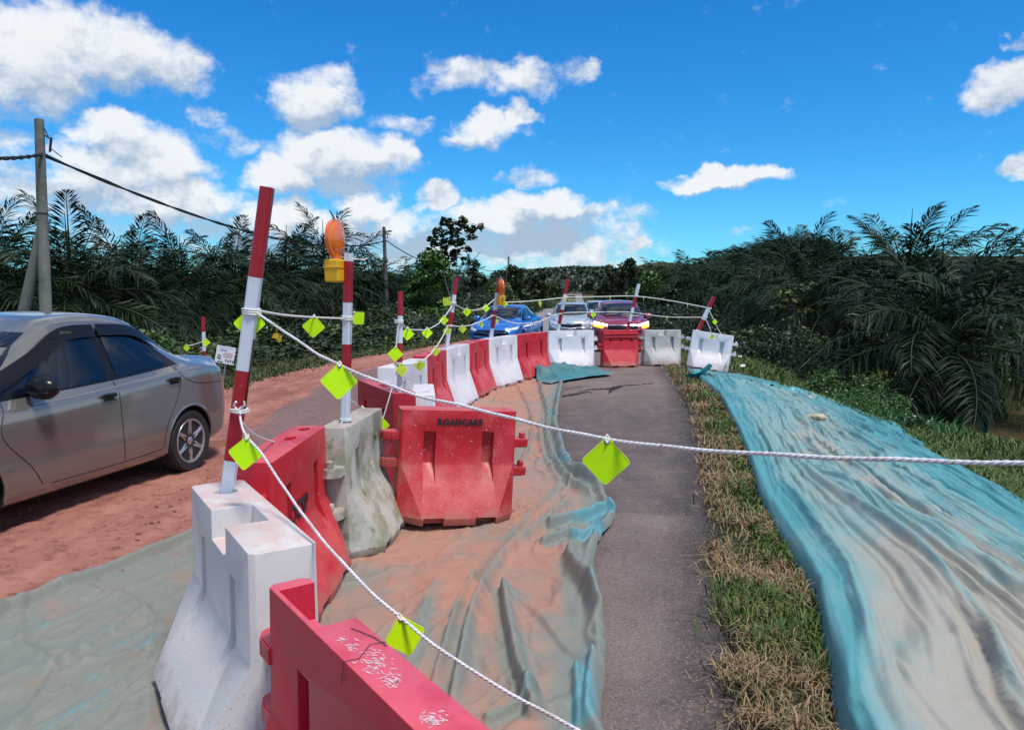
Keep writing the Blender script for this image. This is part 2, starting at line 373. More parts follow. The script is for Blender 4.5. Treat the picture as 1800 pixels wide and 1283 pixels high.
# ------------------------------------------------------------------ ground shape
_xr = [gz(*p) for p in [(1310,1283),(1290,1130),(1265,980),(1250,880),(1240,800),(1222,730),(1195,680),(1172,645)]]
XR_Y = np.array([-4., 1.]+[p.y for p in _xr]+[24., 40., 600.]); XR_X = np.array([.2, .6]+[p.x for p in _xr]+[5.1, 6.9, 52.])
XL_Y = np.array([-4., 0, 8., 13., 19., 25., 30., 40., 600.]); XL_X = np.array([-8., -6.9, -5.9, -5.15, -4.5, -3.1, -1.7, -.6, 44.5])
def xr_(y): return np.interp(y, XR_Y, XR_X)
def xl_(y): return np.interp(y, XL_Y, XL_X)
def hgt(x, y):
    x = np.asarray(x, float); y = np.asarray(y, float)
    road = -.08*sstep(18.5, 25, y)
    d = x-xr_(y)-.45; e = xl_(y)-x-.2
    deep = np.interp(y, [-5, 6, 20, 26, 40, 70], [-1.35, -1.35, -1.3, -1.1, -.5, -.1])
    h = road + deep*sstep(0, 5.6, d)*(d > 0)
    h = h - .55*sstep(1.25, .7, np.sqrt(((x-14.6)/4.6)**2+((y-17.6)/4.0)**2))
    h = h - .65*sstep(0, 3.5, e)*np.interp(y, [0, 30, 60], [1, .9, .2])
    h = h + .16*(fbm(x*.45, y*.45, 3)-.5)*sstep(.3, 3, np.maximum(d, e))
    h = h + .03*(fbm(x*4, y*4, 3)-.5)*sstep(0, .5, np.maximum(d, e))
    # plantation hills
    h = h + 11.5*sstep(45, 190, y)*sstep(13, 52, x-.08*y) + 4*sstep(60, 200, y)*sstep(14, 70, -x+.08*y)
    h = h + 15*sstep(230, 480, y)*(.72+.28*np.sin((x-25)*.035+1.))
    return h
def gh(x, y): return float(hgt(np.array([x]), np.array([y]))[0])
def gt(px, py):
    r = ray(px, py); t = 1.0
    for i in range(4000):
        p = Vector((0, 0, CAMH))+r*t
        if p.z <= gh(p.x, p.y): break
        t += max(.01, t*.004)
    return p

def noncrit(a, b, n, p=2.2, c=0.):
    u = np.linspace(-1, 1, n); v = np.sign(u)*np.abs(u)**p; return np.where(v < 0, c+v*(c-a), c+v*(b-c))
# materials for the grounds use world position
def ground_mat():
    m = bpy.data.materials.new('verge_soil'); m.use_nodes = True; T = NT(m.node_tree); b = m.node_tree.nodes['Principled BSDF']
    P = T.n('ShaderNodeNewGeometry').outputs['Position']
    c = T.mix(T.mr(T.noise(P, .5, 5), .35, .65), (.030, .038, .014), (.065, .058, .026))
    c = T.mix(T.mr(T.noise(P, 6, 5), .45, .7), c, (.045, .062, .02))
    c = T.mix(T.mr(T.noise(P, 1.3, 5), .62, .75), c, (.12, .075, .045))
    T.put(b.inputs['Base Color'], c); b.inputs['Roughness'].default_value = .95; b.inputs['Specular IOR Level'].default_value = .1
    bn = T.n('ShaderNodeBump'); bn.inputs['Distance'].default_value = .05; bn.inputs['Strength'].default_value = .8
    T.put(bn.inputs['Height'], T.noise(P, 9, 6, .7)); T.L.new(bn.outputs[0], b.inputs['Normal']); return m
def asphalt_mat():
    m = bpy.data.materials.new('dusty_asphalt'); m.use_nodes = True; T = NT(m.node_tree); b = m.node_tree.nodes['Principled BSDF']
    P = T.n('ShaderNodeNewGeometry').outputs['Position']; s = T.n('ShaderNodeSeparateXYZ'); T.put(s.inputs[0], P)
    X, Y = s.outputs[0], s.outputs[1]
    big = T.noise(P, .8, 6, .6); wob = T.m('MULTIPLY', T.m('SUBTRACT', T.noise(P, 3, 4), .5), .5)
    c = T.mix(T.mr(big, .35, .65), (.145, .108, .096), (.215, .168, .15))
    Yw = T.m('ADD', Y, wob)
    # fresher dark patch of asphalt between 5.6 m and 12 m
    patch = T.m('MULTIPLY', T.mr(Yw, 5.52, 5.62), T.mr(Yw, 10.5, 13, 1, 0))
    c = T.mix(T.m('MULTIPLY', patch, .8), c, T.mix(T.mr(T.noise(P, 2.5, 4), .3, .7), (.075, .060, .058), (.125, .10, .094)))
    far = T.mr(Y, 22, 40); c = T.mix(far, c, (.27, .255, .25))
    lane = T.v('MULTIPLY', P, (2.2, .25, 1)); c = T.mix(T.m('MULTIPLY', T.mr(T.noise(lane, 1.6, 4), .45, .75), .45), c, (.21, .145, .125))
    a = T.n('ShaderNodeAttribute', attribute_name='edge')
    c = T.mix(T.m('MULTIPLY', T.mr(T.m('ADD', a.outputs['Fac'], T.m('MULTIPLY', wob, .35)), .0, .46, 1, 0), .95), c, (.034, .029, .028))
    sp = T.noise(P, 90, 3, .7); c = T.mix(T.mr(sp, .58, .68), c, (.34, .27, .25)); c = T.mix(T.m('MULTIPLY', T.mr(sp, .34, .46, 1, 0), .75), c, (.035, .028, .028))
    bl = T.noise(P, 4.5, 6, .7); c = T.mix(T.m('MULTIPLY', T.mr(bl, .54, .7), .55), c, (.25, .165, .14)); c = T.mix(T.m('MULTIPLY', T.mr(bl, .30, .44, 1, 0), .5), c, (.06, .048, .05))
    st = T.noise(P, 14, 5, .7); c = T.mix(T.m('MULTIPLY', T.mr(st, .5, .72), .35), c, (.19, .13, .12))
    T.put(b.inputs['Base Color'], c); b.inputs['Roughness'].default_value = .85; b.inputs['Specular IOR Level'].default_value = .25
    bn = T.n('ShaderNodeBump'); bn.inputs['Distance'].default_value = .006; bn.inputs['Strength'].default_value = .7
    T.put(bn.inputs['Height'], T.noise(P, 110, 3, .7)); T.L.new(bn.outputs[0], b.inputs['Normal']); return m
def dirt_mat():
    m = bpy.data.materials.new('red_laterite'); m.use_nodes = True; T = NT(m.node_tree); b = m.node_tree.nodes['Principled BSDF']
    P = T.n('ShaderNodeNewGeometry').outputs['Position']
    # tracks run along the lane: stretch the noise
    mp = T.n('ShaderNodeMapping'); T.put(mp.inputs['Vector'], P); mp.inputs['Rotation'].default_value = (0, 0, R(9)); mp.inputs['Scale'].default_value = (1, .16, 1)
    c = T.mix(T.mr(T.noise(mp.outputs[0], 1.6, 5, .6), .35, .65), (.25, .098, .074), (.42, .185, .14))
    c = T.mix(T.mr(T.noise(P, 11, 6, .7), .5, .72), c, (.18, .068, .055))
    c = T.mix(T.m('MULTIPLY', T.mr(T.noise(P, 2.2, 5, .6), .5, .7), .6), c, (.46, .225, .17))
    c = T.mix(T.mr(T.noise(P, 45, 4, .7), .6, .72), c, (.48, .26, .20))
    a = T.n('ShaderNodeAttribute', attribute_name='asph')
    f = T.mr(T.m('ADD', a.outputs['Fac'], T.m('MULTIPLY', T.m('SUBTRACT', T.noise(mp.outputs[0], 4, 5, .6), .5), .9)), .42, .6)
    c = T.mix(T.m('MULTIPLY', f, .85), c, T.mix(T.mr(T.noise(P, 20, 5), .4, .65), (.15, .115, .115), (.24, .15, .13)))
    T.put(b.inputs['Base Color'], c); b.inputs['Roughness'].default_value = .95; b.inputs['Specular IOR Level'].default_value = .12
    b1 = T.n('ShaderNodeBump'); b1.inputs['Distance'].default_value = .022; b1.inputs['Strength'].default_value = .75; T.put(b1.inputs['Height'], T.noise(P, 22, 6, .72))
    T.L.new(b1.outputs[0], b.inputs['Normal']); return m
M_ground = ground_mat(); M_asph = asphalt_mat(); M_dirt = dirt_mat()
M_crack = mat('crack_shadowed_gap', (.012, .010, .010), .95)

def build_ground():
    xs = np.unique(np.concatenate([noncrit(-420, 520, 150, 3.0, 2), np.linspace(-12, 16, 150)]))
    ys = np.unique(np.concatenate([np.linspace(-30, 1, 14), np.linspace(1, 30, 190), 30+(np.linspace(0, 1, 90)**2)*870]))
    X, Y = np.meshgrid(xs, ys, indexing='ij'); Z = hgt(X, Y)
    # ragged eroded lip beside the asphalt
    d = X-xr_(Y)
    Z = Z-.05*np.exp(-((d-.05)/.05)**2)*(Y < 20)
    inlane = (X > xl_(Y)+.05)&(X < xr_(Y)-.02); Z = Z-.03*inlane
    o = np_mesh('ground', np.stack([X, Y, Z], -1).reshape(-1, 3), grid_faces(len(xs), len(ys)), M_ground, smooth=True)
    tag(o, kind='structure')
def strip(name, left, right, ys, nu, m, zoff, attrs=None, hf=None, wob=.0):
    u = np.linspace(0, 1, nu); U, Y = np.meshgrid(u, ys, indexing='ij')
    Lx = left(Y)+wob*(fbm(Y*5, Y*0+3, 4)-.5); Rx = right(Y)+wob*(fbm(Y*6, Y*0+9, 5, .7)-.5)
    X = Lx+(Rx-Lx)*U; Z = hgt(np.clip(X, xl_(Y)+.0, xr_(Y)+.2), Y)+zoff
    if hf is not None: Z = Z+hf(X, Y, U)
    at_ = {k: f(X, Y, U).ravel() for k, f in (attrs or {}).items()}
    o = np_mesh(name, np.stack([X, Y, Z], -1).reshape(-1, 3), grid_faces(nu, len(ys)), m, smooth=True, attrs=at_)
    return tag(o, kind='structure')
def build_roads():
    ys = np.concatenate([np.linspace(-3, 20, 560), 20+(np.linspace(0, 1, 120)[1:]**2)*640])
    def mid(y): return np.interp(y, [-3, 3, 8, 14, 19, 24, 30, 600], [-1.6, -1.3, -1.4, -1.3, -1.6, -1.9, -1.35, 44.8])
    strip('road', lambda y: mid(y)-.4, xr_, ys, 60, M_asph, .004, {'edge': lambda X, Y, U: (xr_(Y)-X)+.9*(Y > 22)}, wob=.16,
          hf=lambda X, Y, U: -.035*sstep(.10, 0, xr_(Y)-X)*(Y < 20)+.006*(fbm(X*2, Y*2, 3)-.5))
    ys2 = np.concatenate([np.linspace(-3, 16, 620), np.linspace(16, 34, 160)[1:]])
    def asph(X, Y, U):
        k = lambda x, y, sx, sy: np.exp(-((X-x)/sx)**2-((Y-y)/sy)**2)
        v = np.zeros_like(X)
        for (px, py, sx, sy, a) in [(590,728,.75,2.6,1.),(520,770,.4,1.2,.7),(610,690,.7,3.5,.75),(650,660,.6,3,.5),(360,900,.5,.6,.25)]:
            p = gz(px, py); v += a*k(p.x, p.y, sx, sy)
        return np.clip(v, 0, 1)
    def rel(X, Y, U):
        a = asph(X, Y, U); u = X+.17*Y
        r = .045*(fbm(u*2.2, Y*.5, 4)-.5)+.045*(fbm(X*8, Y*8, 4, .6)-.5)+.016*(fbm(X*28, Y*28, 2)-.5)
        for c in (-3.55, -1.9, -2.35): r -= .022*np.exp(-((u-c-.8)/.14)**2)
        hem = np.interp(Y, [1.5, 3.9, 5.03, 6.7, 9, 12.4, 14.6, 16.4], [-3.6, -2.66, -2.2, -1.67, -1.5, -1.2, -.7, .5])
        return r*(1-.8*a)*sstep(.25, -.05, X-hem)+.012-.035*sstep(-.02, .12, X-hem)
    strip('dirt_lane', xl_, lambda y: mid(y)+.1, ys2, 190, M_dirt, .012, {'asph': asph}, rel, wob=.35)
    # cracks torn across the asphalt: thin dark gaps lying in the surface
    road = bpy.data.objects['road']
    def crack(pts, w):
        P = [gz(*p) for p in pts]; mb = MB(); vs = []
        n = 40
        for i in range(n):
            t = i/(n-1)*(len(P)-1); k = min(int(t), len(P)-2); p = P[k].lerp(P[k+1], t-k)
            ww = np.interp(t, range(len(w)), w)*(.55+.9*random.random()); j = random.uniform(-.03, .03)
            vs += [(p.x, p.y-ww+j, .0125), (p.x+.01, p.y+ww+j, .0125)]
        mb.add(vs, [(2*i, 2*i+2, 2*i+3, 2*i+1) for i in range(n-1)])
        mb.build('crack', M_crack, road, fix=False)
    crack([(988,697),(1010,694),(1030,690),(1042,691)], [.10,.09,.04,.02])
    crack([(1008,692),(1040,685),(1072,684),(1088,679),(1120,677),(1148,674)], [.03,.04,.05,.09,.03,.04])
    crack([(1070,692),(1074,686),(1092,680)], [.10,.14,.07])
    crack([(990,685),(1015,681),(1038,679)], [.02,.03,.01])
build_ground(); build_roads()

# pond
def build_pond():
    m = mat('muddy_water', (.115, .075, .045), .06, spec=.6, vec='world', layers=[((.07, .055, .03), .5, .4, .7, .6)], bump=(3, .25, .02, 3))
    xs = np.linspace(4.5, 40, 8); ys = np.linspace(9, 23.5, 6); X, Y = np.meshgrid(xs, ys, indexing='ij')
    X = X+0*Y
    o = np_mesh('pond_water', np.stack([X, Y, X*0-1.58], -1).reshape(-1, 3), grid_faces(8, 6), m); tag(o, kind='structure')
build_pond()

# ------------------------------------------------------------------ tarpaulins
def seg_dist(X, Y, pts):
    best = np.full(X.shape, 1e9); side = np.zeros(X.shape); tt = np.zeros(X.shape)
    n = len(pts)-1
    for i in range(n):
        ax, ay = pts[i]; bx, by = pts[i+1]; dx, dy = bx-ax, by-ay; L2 = dx*dx+dy*dy
        t = np.clip(((X-ax)*dx+(Y-ay)*dy)/L2, 0, 1); ex = X-ax-t*dx; ey = Y-ay-t*dy; d = np.hypot(ex, ey)
        sg = np.sign(dx*(Y-ay)-dy*(X-ax)); k = d < best
        best = np.where(k, d, best); side = np.where(k, sg, side); tt = np.where(k, (i+t)/n, tt)
    return best, side, tt
def smooth_poly(pts, n=8):
    out = []; P = [pts[0]]+list(pts)+[pts[-1]]
    for i in range(1, len(P)-2):
        p0, p1, p2, p3 = [np.array(q, float) for q in P[i-1:i+3]]
        for k in range(n):
            t = k/n; out.append(tuple(.5*((2*p1)+(-p0+p2)*t+(2*p0-5*p1+4*p2-p3)*t*t+(-p0+3*p1-3*p2+p3)*t**3)))
    out.append(tuple(pts[-1])); return out
def gp(*pp): return smooth_poly([tuple(gz(*p).xy) for p in pp], 4)

def tarp_mat(name, teal, mid, dust, rough=.62, scale=1., th=(.05, .38, .42, .85), amp=.7, bscale=7):
    m = bpy.data.materials.new(name); m.use_nodes = True; T = NT(m.node_tree); b = m.node_tree.nodes['Principled BSDF']
    P = T.n('ShaderNodeNewGeometry').outputs['Position']
    A = lambda n: T.n('ShaderNodeAttribute', attribute_name=n).outputs['Fac']
    n1 = T.noise(P, 1.7*scale, 6, .62); n2 = T.noise(P, 9*scale, 5, .65)
    f = T.m('ADD', A('dust'), T.m('MULTIPLY', T.m('SUBTRACT', n1, .5), amp)); f = T.m('ADD', f, T.m('MULTIPLY', T.m('SUBTRACT', n2, .5), .35))
    c = T.mix(T.mr(f, th[0], th[1]), teal, mid); c = T.mix(T.mr(f, th[2], th[3]), c, dust)
    blot = T.noise(P, 3.1*scale, 6, .7); c = T.mix(T.m('MULTIPLY', T.mr(blot, .56, .70), .4), c, T.mix(.55, dust, (.22, .13, .10)))
    fine = T.noise(P, 160, 3, .7); c = T.mix(T.m('MULTIPLY', T.mr(fine, .45, .7), .28), c, T.mix(.5, dust, (.5, .35, .28)))
    T.put(b.inputs['Base Color'], c); T.put(b.inputs['Roughness'], T.mr(f, .1, .6, .52, rough+.2)); b.inputs['Specular IOR Level'].default_value = .35
    b1 = T.n('ShaderNodeBump'); b1.inputs['Distance'].default_value = .004; b1.inputs['Strength'].default_value = .5; T.put(b1.inputs['Height'], fine)
    b2 = T.n('ShaderNodeBump'); b2.inputs['Distance'].default_value = .014; b2.inputs['Strength'].default_value = .6
    T.put(b2.inputs['Height'], T.noise(P, 7, 4, .55, .6)); T.L.new(b1.outputs[0], b2.inputs['Normal'])
    cb = T.n('ShaderNodeCombineXYZ'); T.put(cb.inputs[0], A('fu')); T.put(cb.inputs[1], A('fv'))
    b3 = T.n('ShaderNodeBump'); b3.inputs['Distance'].default_value = .03; b3.inputs['Strength'].default_value = .55
    nn = T.noise(cb.outputs[0], bscale, 3, .5, .25); T.put(b3.inputs['Height'], T.m('ABSOLUTE', T.m('SUBTRACT', nn, .5))); T.L.new(b2.outputs[0], b3.inputs['Normal'])
    T.L.new(b3.outputs[0], b.inputs['Normal']); return m
M_tarp_c = tarp_mat('dusty_tarpaulin', (.10, .30, .34), (.195, .22, .19), (.395, .20, .142), th=(-.12, .16, .36, .80), amp=1.2)
M_tarp_b = tarp_mat('blue_tarpaulin', (.065, .29, .315), (.175, .335, .335), (.345, .325, .275), amp=.75, bscale=3.2)

def build_centre_tarp():
    Lp = [gz(-200,1175), gz(0,1080), gz(160,1018), gz(320,955), gz(450,900), gz(572,848), gz(620,800), gz(660,752)]
    Ly = np.array([p.y for p in Lp]+[9., 12.4, 14.6, 15.8, 16.4]); Lx = np.array([p.x for p in Lp]+[-1.5, -1.2, -.7, .0, .55])
    Rp = [gz(*p) for p in [(1055,1283),(1064,1190),(1066,1140),(1052,1060),(1042,990),(1052,962),(1083,915),(1062,872),(1030,850),(1003,830),(990,800),(978,755),(984,705),(991,668)]]
    Ry = np.array([1.5]+[p.y for p in Rp]+[16.5]); Rx = np.array([.52]+[p.x for p in Rp]+[Rp[-1].x-.1])
    ys = np.concatenate([np.linspace(1.6, 7.5, 560), np.linspace(7.5, 15.9, 330)[1:]])
    u = np.linspace(0, 1, 260); u = 1-(1-u)**1.15
    U, Y = np.meshgrid(u, ys, indexing='ij')
    lx = np.interp(Y, Ly, Lx); rx = np.interp(Y, Ry, Rx)+.02*(fbm(Y*4, Y*0, 3)-.5); X = lx+(rx-lx)*U
    Z = .03+hgt(np.clip(X, xl_(Y), xr_(Y)), Y)
    dust = np.full(X.shape, .62); rd = rx-X; ld = X-lx
    # overall tone: greyer and greener to the lower left, orange beyond the barriers
    dust -= .26*sstep(-.7, -1.7, X)*sstep(7, 4.5, Y)
    dust += .16*np.exp(-((X+.35)/.45)**2)*sstep(3.4, 4.6, Y)*sstep(8, 5.5, Y)+.28*sstep(9, 12.5, Y)*sstep(.3, .9, rd)
    dust -= .04*sstep(3.4, 2.2, Y)
    def ridge(pts, w, h, fade=(.08, .9), lee=.3, dd=-.22):
        nonlocal Z, dust
        d, s, t = seg_dist(X, Y, pts)
        ww = np.where(s > 0, w, w*lee); f = sstep(-.001, fade[0], t)*sstep(1.001, fade[1], t)
        p = np.exp(-(d/ww)**2)*f; Z = Z+h*p; dust = dust+dd*.75*np.exp(-(d/(w*1.1))**2)*f
    ridge(gp((985,855),(958,890),(900,950),(840,1018),(805,1070),(780,1150),(755,1230)), .028, .05)
    ridge(gp((1010,893),(955,930),(885,990),(845,1050),(825,1100),(808,1180),(785,1283)), .042, .075, dd=-.28)
    ridge(gp((882,1040),(888,1090),(900,1160),(915,1220),(935,1283)), .05, .085, (.05, .98), .25, -.5)
    ridge(gp((890,1048),(950,1100),(1000,1160),(1050,1180)), .05, .022, dd=-.2)
    ridge(gp((1010,1185),(1012,1230),(1015,1300)), .035, .05, dd=-.35)
    ridge(gp((1038,1170),(1030,1230),(1028,1300)), .03, .04, dd=-.35)
    ridge(gp((850,1283),(900,1262),(950,1230)), .035, .045, dd=-.5)
    ridge(gp((960,940),(1010,930),(1060,912),(1083,915)), .055, .09, dd=-.7)
    ridge(gp((950,968),(990,955),(1025,958),(1060,940)), .05, .07, dd=-.8)
    ridge(gp((1005,985),(1000,1000),(1015,1030),(1045,1075),(1060,1110)), .07, .11, (.1, .98), .5, -.15)
    ridge(gp((1062,872),(1025,845),(1000,815),(985,770),(985,720),(990,690),(998,672)), .055, .10, dd=-.3)
    ridge(gp((1050,885),(1005,858),(975,815),(962,770),(965,735),(955,700),(948,668)), .045, .07, dd=-.2)
    ridge(gp((1000,880),(975,840),(955,800),(950,760),(955,740)), .035, .03, dd=-.1)
    ridge(gp((915,830),(930,790),(938,760),(930,720),(915,690),(905,668)), .035, .035, dd=-.15)
    ridge(gp((900,860),(910,800),(925,760)), .03, .02)
    ridge(gp((870,680),(860,700),(830,720),(810,760)), .05, .04, dd=-.1)
    ridge(gp((905,668),(880,690),(855,730)), .03, .03)
    ridge(gp((720,735),(760,725),(800,712)), .03, .03)
    ridge(gp((700,1200),(735,1140),(745,1090),(770,1030)), .05, .02, dd=-.45)
    ridge(gp((620,1010),(700,965),(760,930)), .02, .008, dd=-.05)
    # long straight pleats at the lower left, parallel to the hem
    for (a, b, h) in [((320,1000),(-20,1150),.012),((322,1042),(-20,1245),.022),((300,1120),(-20,1330),.022),((300,1155),(40,1330),.02),((290,1100),(100,1200),.012),((280,1190),(120,1300),.018)]:
        ridge(gp(a, ((a[0]+b[0])/2, (a[1]+b[1])/2+3), b), .026, h*1.3, (.1, .9), .5, -.36)
    # hem rolled on itself along the left edge
    Z += .055*np.exp(-((ld-.045)/.026)**2)-.02*np.exp(-((ld-.11)/.02)**2); dust -= .12*np.exp(-((ld-.06)/.06)**2)
    Z += .05*np.exp(-((rd-.04)/.035)**2)*(.6+.8*fbm(Y*3, Y*0+5, 3)); dust -= .42*np.exp(-(rd/.19)**4)
    # crumples
    Z += .03*(fbm(X*3.5+.4*Y, Y*2.2, 4)-.5)+.016*sstep(.86, 1, 1-np.abs(2*fbm(X*2.1+Y*1.2, Y*1.1-X*.5, 3)-1))+.008*(fbm(X*14, Y*9, 3)-.5)
    cr = 1-np.abs(2*fbm(X*5+2*fbm(X*2, Y*2, 2), Y*1.6, 2)-1); Z += .018*sstep(.82, 1, cr)*sstep(.9, .2, rd)
    c2 = 1-np.abs(2*fbm(X*2.4-Y*1.1+4, Y*1.5+X*.6, 3)-1); Z += .011*sstep(.92, 1, c2); c3 = 1-np.abs(2*fbm(X*5+Y*2.5, Y*4-X*2+8, 2)-1); Z += .006*sstep(.92, 1, c3)
    Z = Z-.02*sstep(.0, .02, .012-np.minimum(rd, ld))
    o = np_mesh('tarpaulin', np.stack([X, Y, Z], -1).reshape(-1, 3), grid_faces(len(u), len(ys)), M_tarp_c, smooth=True, attrs={'dust': dust.ravel(), 'fu': (X+.25*Y).ravel(), 'fv': (Y*.35).ravel()})
    tag(o, 'dusty orange and grey tarpaulin creased over the ground under the row of barriers', 'tarpaulin')
    # bunched teal sheet at its far corner
    A = [gz(*p) for p in [(942,662),(960,652),(1000,650),(1045,651),(1074,661)]]; B = [gz(*p) for p in [(944,676),(968,680),(1000,672),(1040,666),(1076,662)]]
    n, k = 110, 40; s = np.linspace(0, 1, n); t = np.linspace(0, 1, k); S, Tt = np.meshgrid(s, t, indexing='ij')
    q = np.linspace(0, 1, 5)
    ax, ay, bx, by = [np.interp(S, q, [getattr(p, c) for p in PP]) for PP in (A, B) for c in ('x', 'y')]
    X = ax+(bx-ax)*Tt; Y = ay+(by-ay)*Tt
    e_ = (1-.75*S); Z = .05+e_*(.12*np.sin(np.pi*Tt)**.6*fbm(X*1.8, Y*1.2, 2)+np.sin(np.pi*np.clip(Tt, .02, .98))**.7*(.22*(1-np.abs(2*fbm(X*1.4+3, Y*1.1+X*.5, 3)-1))**4+.09*(1-np.abs(2*fbm(X*4, Y*1.5, 2)-1))**3))
    o = np_mesh('tarpaulin', np.stack([X, Y, Z], -1).reshape(-1, 3), grid_faces(n, k), mat('teal_tarpaulin', (.045, .19, .20), .5, layers=[((.16, .22, .2), 2, .45, .65, .7)]), smooth=True)
    tag(o, 'crumpled teal tarpaulin bunched before the white barrier at the far end', 'tarpaulin')
build_centre_tarp()

BL = BR = None
def build_blue_tarp():
    global BL, BR
    lp = [gt(*p) for p in [(1206,655),(1228,672),(1262,700),(1290,755),(1312,812),(1330,880),(1362,950),(1400,1010),(1428,1055),(1440,1130),(1452,1200),(1466,1283)]]
    rp = [gt(*p) for p in [(1222,652),(1300,668),(1370,684),(1402,704),(1470,712),(1530,728),(1580,752),(1630,800),(1700,845),(1800,905)]]
    lp.append(Vector((lp[-1].x-.12, 2.0, 0)))
    d = (rp[-1]-rp[-2]); rp.append(rp[-1]+d*.8); rp.append(Vector((rp[-1].x+.1, 4.0, 0))); rp.append(Vector((5.3, 2.0, 0)))
    def res(P, n):
        P = np.array([(p.x, p.y) for p in P]); s = np.concatenate([[0], np.cumsum(np.hypot(*np.diff(P, axis=0).T))]); s /= s[-1]
        t = np.linspace(0, 1, n); return np.interp(t, s, P[:, 0]), np.interp(t, s, P[:, 1])
    n, k = 520, 330
    lx, ly = res(lp, n); rx, ry = res(rp, n); BL = (lx, ly); BR = (rx, ry)
    t = np.linspace(0, 1, k); S = np.repeat(np.linspace(0, 1, n)[:, None], k, 1); T_ = np.repeat(t[None, :], n, 0)
    X = lx[:, None]+(rx-lx)[:, None]*T_; Y = ly[:, None]+(ry-ly)[:, None]*T_
    W = np.hypot(rx-lx, ry-ly)[:, None]+0*T_
    Z = hgt(X, Y)+.05+.07*np.sin(np.pi*np.clip(T_, 0, 1))**.5*sstep(0, .15, S)
    # long drapes: ridged noise stretched along the sheet, fanning from the far end
    wv = T_*W; wq = T_*2.6+.9*wv
    warp = 1.1*fbm(S*5, T_*2.5, 3)
    r1 = 1-np.abs(2*fbm(wq*1.5+warp*1.4, S*2.2, 2)-1); r2 = 1-np.abs(2*fbm(wq*3.3+warp*2+7, S*3.6+3, 2)-1); r3 = 1-np.abs(2*fbm(wq*8+warp*3, S*9+1, 2)-1)
    amp = sstep(0, .1, S)*(.35+.65*sstep(0, .1, T_))
    Z += amp*((.022+.045*S)*sstep(.7, 1, r1)+(.022+.026*S)*sstep(.78, 1, r2)+.005*sstep(.6, 1, r3))
    r4 = 1-np.abs(2*fbm(wq*2.6+warp*2.5+31, S*5+9, 3)-1); Z += amp*.024*sstep(.88, 1, r4); r5 = 1-np.abs(2*fbm(wq*4+S*7, S*6-wq*2+5, 2)-1); Z += amp*.016*sstep(.88, 1, r5)
    r6 = 1-np.abs(2*fbm(wq*1.9+warp*1.6+51, S*2.6+3, 2)-1); Z -= (.3+S)*.020*sstep(.955, 1, r6); r7 = 1-np.abs(2*fbm(wq*3.7+warp*2.2+71, S*4.2+13, 2)-1); Z -= .011*sstep(.95, 1, r7)
    # deep tucks
    def crease(s0, t0, s1, t1, w, h):
        nonlocal Z
        d, sg, tt = seg_dist(T_*1.0, S*3.0, smooth_poly([(t0, s0*3), ((t0+t1)/2+.02, (s0+s1)*1.5), (t1, s1*3)], 6))
        Z += h*.5*np.exp(-(d/np.where(sg > 0, w, w*.25))**2)*sstep(0, .1, tt)*sstep(1, .85, tt)
    for c in [(.12,.15,.62,.22,.03,.10),(.25,.3,.95,.18,.035,.11),(.35,.4,1.,.42,.03,.10),(.5,.10,1.,.05,.02,.09),(.4,.62,.98,.75,.02,.09),(.3,.5,.8,.66,.02,.08),(.55,.3,1,.32,.025,.09),(.62,.5,1.,.6,.03,.1),(.18,.6,.5,.66,.03,.06)]: crease(*c)
    # puckers where stones hold it
    holes = [gt(1437,750), gt(1421,711), gt(1538,833)]
    for i, p in enumerate(holes):
        d = np.hypot(X-p.x, Y-p.y); th = np.arctan2(Y-p.y, X-p.x)
        Z -= .09*np.exp(-(d/.25)**2); Z += .02*np.sin(th*13+i)*np.exp(-((d-.4)/.35)**2)
    Z += .01*(fbm(X*12, Y*12, 3)-.5)
    # hanging left edge hem
    e = T_*W; Z += .05*np.exp(-((e-.09)/.05)**2)-.10*sstep(.05, 0, e)
    dust = .04+.52*np.exp(-((T_-.30)/.27)**2)*(.75+.35*S)+.35*sstep(.75, 1., S)*sstep(.65, .35, T_)*1.0
    dust += .12*S; dust -= .42*sstep(.07, 0, T_)+.15*sstep(.55, .8, T_); dust += .12*(fbm(wq*1.5+warp, S*2.5, 4)-.5)-.30*sstep(.72, 1, r1)
    o = np_mesh('tarpaulin', np.stack([X, Y, Z], -1).reshape(-1, 3), grid_faces(n, k), M_tarp_b, smooth=True, attrs={'dust': dust.ravel(), 'fu': (wq*1.3+warp*.5).ravel(), 'fv': (S*1.6).ravel()})
    tag(o, 'long pale blue tarpaulin draped down the grassy embankment beside the asphalt', 'tarpaulin')
    # torn corner flap standing at the far end, with its tie
    mb = MB(); p0 = gt(1218, 668); n = 14
    for i in range(n):
        a = i/(n-1)
        for j in range(8):
            b_ = j/7; r = .16+.18*b_; th = -2.2+a*3.6
            mb.v.append((p0.x+r*math.cos(th)*1.1, p0.y+r*math.sin(th)*.8, p0.z+.06+.26*math.sin(a*3.1)*b_+.05*math.sin(a*19+j)))
    mb.f = [(i*8+j, (i+1)*8+j, (i+1)*8+j+1, i*8+j+1) for i in range(n-1) for j in range(7)]; mb.mi = [0]*len(mb.f)
    f = mb.build('corner_flap', mat('bright_teal_tarpaulin', (.05, .33, .37), .45, layers=[((.03, .18, .22), 5, .5, .7, .6)]), o, smooth=True, angle=180, fix=False)
    for (px, py, sc) in [(1400,692,.12),(1392,690,.10)]:
        p = gt(px, py+8); q = MB(); 
        q.lathe([(.01, -.05), (.09, -.02), (.13, .06), (.09, .13), (.03, .17), (.005, .18)], 9, Matrix.Translation((p.x, p.y, p.z+.08))@Matrix.Diagonal((1.2, .8, .8, 1)))
        q.build('knotted_tuft', bpy.data.materials['bright_teal_tarpaulin'], o, smooth=True)
